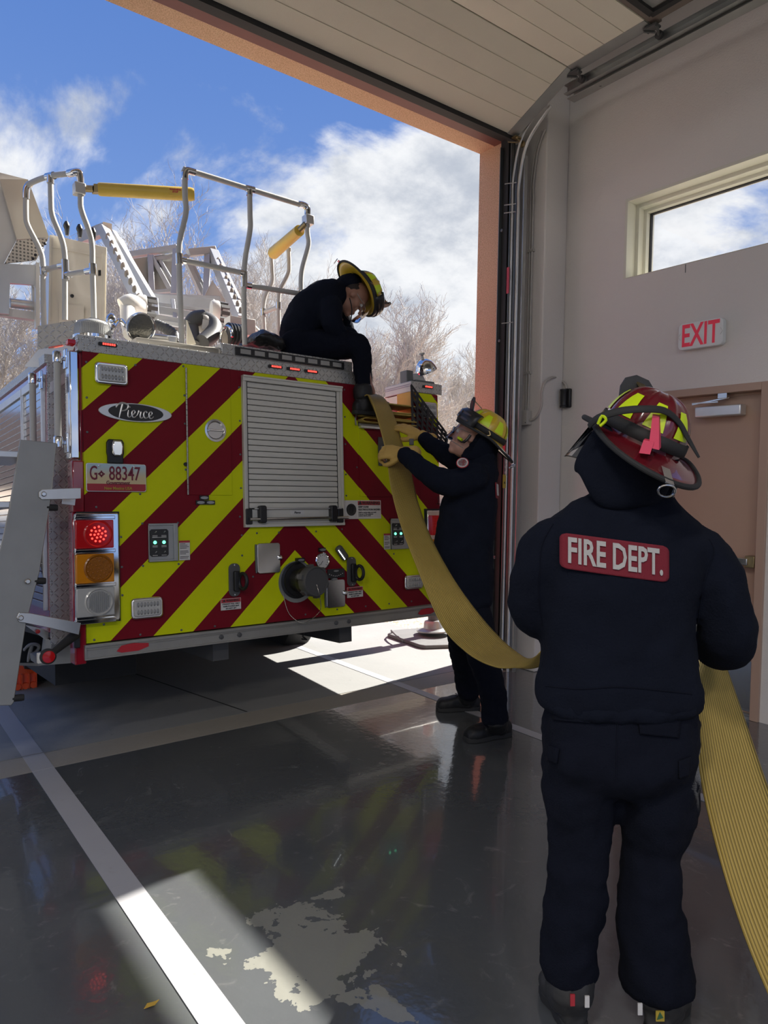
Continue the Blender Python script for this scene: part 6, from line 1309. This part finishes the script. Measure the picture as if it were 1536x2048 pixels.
for k, (dx, dy, z) in enumerate(((.02, -.08, .10), (.06, -.30, .012), (.10, -.8, .012), (.12, -1.6, .012))):
    L.append(V((e0.x + dx, e0.y + dy, z if z < .05 else (e0.z + .012) * .35))); R.append(V((e0.x + .19 + dx, e0.y - .02 + dy, z if z < .05 else (e1.z + .012) * .35)))
hs = ribbon('fire_hose', L, R, 'hose', .007, sub=8, nu=9); tag(hs, 'long flat yellow hose passed from the truck down through both standing firefighters\' hands', 'fire hose')
# top loop on the truck, gathered hose under the seated man's hands
lp_ = ribbon('hose_end', [P(716, 790, 4.72), P(722, 786, 4.74), P(736, 792, 4.70), P(744, 806, 4.66), P(752, 822, 4.66)], [P(720, 812, 4.86), P(728, 806, 4.88), P(742, 812, 4.84), P(750, 826, 4.80), P(758, 842, 4.80)], 'hose', .007, parent=hs)
# ------------------------------------------------------------------ bare trees and what stands beyond
def tree(px, d, ytop, spread, seed, lab, trunk=.16, lean=0, n1=7, dens=1.0, group=None):
    rnd = random.Random(seed); base = P(px, 1000, d); base.z = -.02; top = P(px, ytop, d).z; Ht = top - base.z
    b = MB(); cnt = [0]
    def br(p, dr, L, r, lv):
        cnt[0] += 1; n = 4 if lv < 3 else 3; pts = [p]; dd = dr.copy()
        for k in range(n):
            dd = (dd + V((rnd.uniform(-1, 1), rnd.uniform(-1, 1), rnd.uniform(-.5, .8))) * (.13 + .05 * lv)).normalized(); pts.append(pts[-1] + dd * L / n)
        rr = [r * (1 - .55 * k / n) for k in range(n + 1)]
        b.tube(pts, rr, 5 if lv < 2 else 3, cap=False)
        if lv >= 5: return
        m = [n1, 7, 6, 5, 3][lv]; m = max(2, int(m * dens + .5))
        for k in range(m):
            t = (.18 if lv else .30) + (.82 if lv else .7) * (k + rnd.random() * .8) / m; t = min(t, .98)
            i = min(int(t * n), n - 1); q = pts[i].lerp(pts[i + 1], t * n - i)
            a = rnd.uniform(0, 2 * pi); side = V((math.cos(a), math.sin(a), 0)); side = (side - dd * side.dot(dd)).normalized()
            ang = rnd.uniform(.35, .85) * (1 if lv else spread); nd = (dd * math.cos(ang) + side * math.sin(ang) + V((lean * .1, 0, .16))).normalized()
            br(q, nd, L * rnd.uniform(.45, .66) * (1.25 - .5 * t if lv == 0 else 1), max(.0058, r * (1 - .5 * t) * .52), lv + 1)
    br(base, V((lean * .15, 0, 1)).normalized(), Ht * .62, trunk, 0)
    if len(b.v) > 0:
        mz = max(p.z for p in b.v); s = Ht / (mz - base.z); b.v = [base + (p - base) * s for p in b.v]
    o = obj('bare_tree', b, 'tree', None, flat=True); tag(o, lab, 'tree', 'bare trees beyond the apron'); return o
tree(345, 19, 388, .9, 3, 'tall bare tree rising behind the middle of the guard rails', .15, n1=9, dens=1.15)
tree(470, 21, 440, .9, 8, 'bare tree behind the second drop bar, right of the tallest tree', .14, .1, n1=8, dens=1.1)
tree(20, 20, 540, 1.0, 12, 'bare tree at the far left beyond the truck side lockers', .16, .3, n1=9, dens=1.15)
tree(640, 24, 545, 1.0, 21, 'bare tree beyond the seated firefighter', .14, .2, n1=9, dens=1.05)
tree(770, 16, 560, 1.2, 5, 'wide bare tree between the seated man and the stucco jamb', .15, .5, n1=10, dens=1.15)
tree(930, 22, 690, 1.2, 31, 'low bare tree nearest the stucco jamb', .12, -.2, n1=9, dens=1.1)
tree(235, 24, 480, .9, 44, 'bare tree behind the cream control console', .12, 0, n1=7, dens=1.0)
b = MB(); c0 = P(905, 985, 48); b.box((c0.x - 5, c0.y, -.02), (c0.x + 14, c0.y + 6, 5.0)); b.box((c0.x - 5.2, c0.y - .3, 5.0), (c0.x + 14.2, c0.y + 6.2, 5.3))
hb = tag(obj('distant_house', b, 'tan'), 'low tan stucco house far behind the yellow-helmeted man\'s chin', 'house')
b = MB().box((-60, 75, -.02), (-2, 82, 7)); tag(obj('distant_building', b, 'tan'), 'long low tan building on the horizon behind the truck', 'building')
rnd = random.Random(2); b = MB()
for k in range(14):
    q = P(20 + k * 75, 990, 60 + rnd.uniform(-5, 8)); s = rnd.uniform(2.5, 4.5); b.ell((q.x, q.y, s * .72), (s, 0, 0), (0, s, 0), (0, 0, s * .75), 12, 8)
o = obj('distant_shrubs', b, simple('dry_shrub', (.20, .17, .12), .95, 0, .6, 3, .4, 2)); tag(o, 'line of dry shrubs along the horizon', 'shrubs', kind='stuff')
# ------------------------------------------------------------------ daylight
el = math.radians(39.8); sd = V((1, .15, 0)).normalized() * math.cos(el) + V((0, 0, math.sin(el)))
sl = bpy.data.lights.new('sun', 'SUN'); sl.energy = 16.0; sl.angle = math.radians(.6); sl.color = (1, .96, .89)
so = bpy.data.objects.new('sun', sl); C.objects.link(so); so.location = (30, 5, 30); so.rotation_euler = sd.to_track_quat('Z', 'Y').to_euler()
wd = bpy.data.worlds.new('sky'); SC.world = wd; wd.use_nodes = True; nt = wd.node_tree; bg = nt.nodes['Background']
class WG(NG):
    def __init__(s): s.nt = nt
g = WG(); tc_ = nt.nodes.new('ShaderNodeTexCoord'); gv = tc_.outputs['Generated']
q = g.xyz(gv); z = g.m('MAXIMUM', q[2], 0.0)
dn = g.m('ADD', z, .42)
cx_ = g.m('DIVIDE', q[0], dn); cy_ = g.m('DIVIDE', q[1], dn)
cm = nt.nodes.new('ShaderNodeCombineXYZ'); nt.links.new(cx_, cm.inputs[0]); nt.links.new(cy_, cm.inputs[1]); cm.inputs[2].default_value = 3.7
n1 = g.noise(2.5, 12, .58, vec=cm.outputs[0], dist=.35)
n2 = g.noise(5.0, 8, .6, vec=cm.outputs[0])
cov = g.m('ADD', n1, g.m('SUBTRACT', .185, g.m('MULTIPLY', g.ss(z, .33, .55), .34)))
lft = g.ss(q[0], .12, .62)                                  # more cloud towards the right of the doorway
cov = g.m('ADD', cov, g.m('MULTIPLY', g.m('SUBTRACT', lft, .75), .16))
cl_ = g.ss(cov, .535, .665)
blue = g.mix(g.ss(z, .0, .6), (.27, .43, .80), (.105, .225, .59))
cloud = g.mix(g.ss(n2, .38, .66), (.90, .915, .94), (.50, .545, .63))
sky = g.mix(cl_, blue, cloud)
sky = g.mix(g.ss(q[2], -.02, .01), (.22, .20, .18), sky)
nt.links.new(sky, bg.inputs[0]); bg.inputs[1].default_value = 1.05
# fill lamps added under the ceiling, unseen, to brighten the hall
for k, (x, y) in enumerate(((-5.0, -3.6), (-1.8, -4.2), (-5.0, .2), (-2.2, -.6))):
    b = MB().box((x - .6, y - .15, 5.45), (x + .6, y + .15, 5.55)); lf_ = tag(obj('fill_lamp', b, simple('fill_lamp_body_%d' % k, (.7, .7, .7), .5, emit=(1, .97, .92), es=3)), 'added fill lamp under the hall ceiling, out of view, brightening the hall', 'fill lamp', 'added fill lamps under the hall ceiling')
    al = bpy.data.lights.new('lamp', 'AREA'); al.shape = 'RECTANGLE'; al.size = 1.2; al.size_y = .4; al.energy = FILL_POWER; al.color = (1, .95, .90)
    ao = bpy.data.objects.new('lamp', al); C.objects.link(ao); ao.location = (x, y, 5.42)
SC.view_settings.view_transform = 'Standard'; SC.view_settings.look = 'None'; SC.view_settings.exposure = 0; SC.view_settings.gamma = 1; SC.view_settings.use_curve_mapping = False
SC.cycles.max_bounces = 6; SC.cycles.transparent_max_bounces = 12; SC.cycles.use_denoising = True
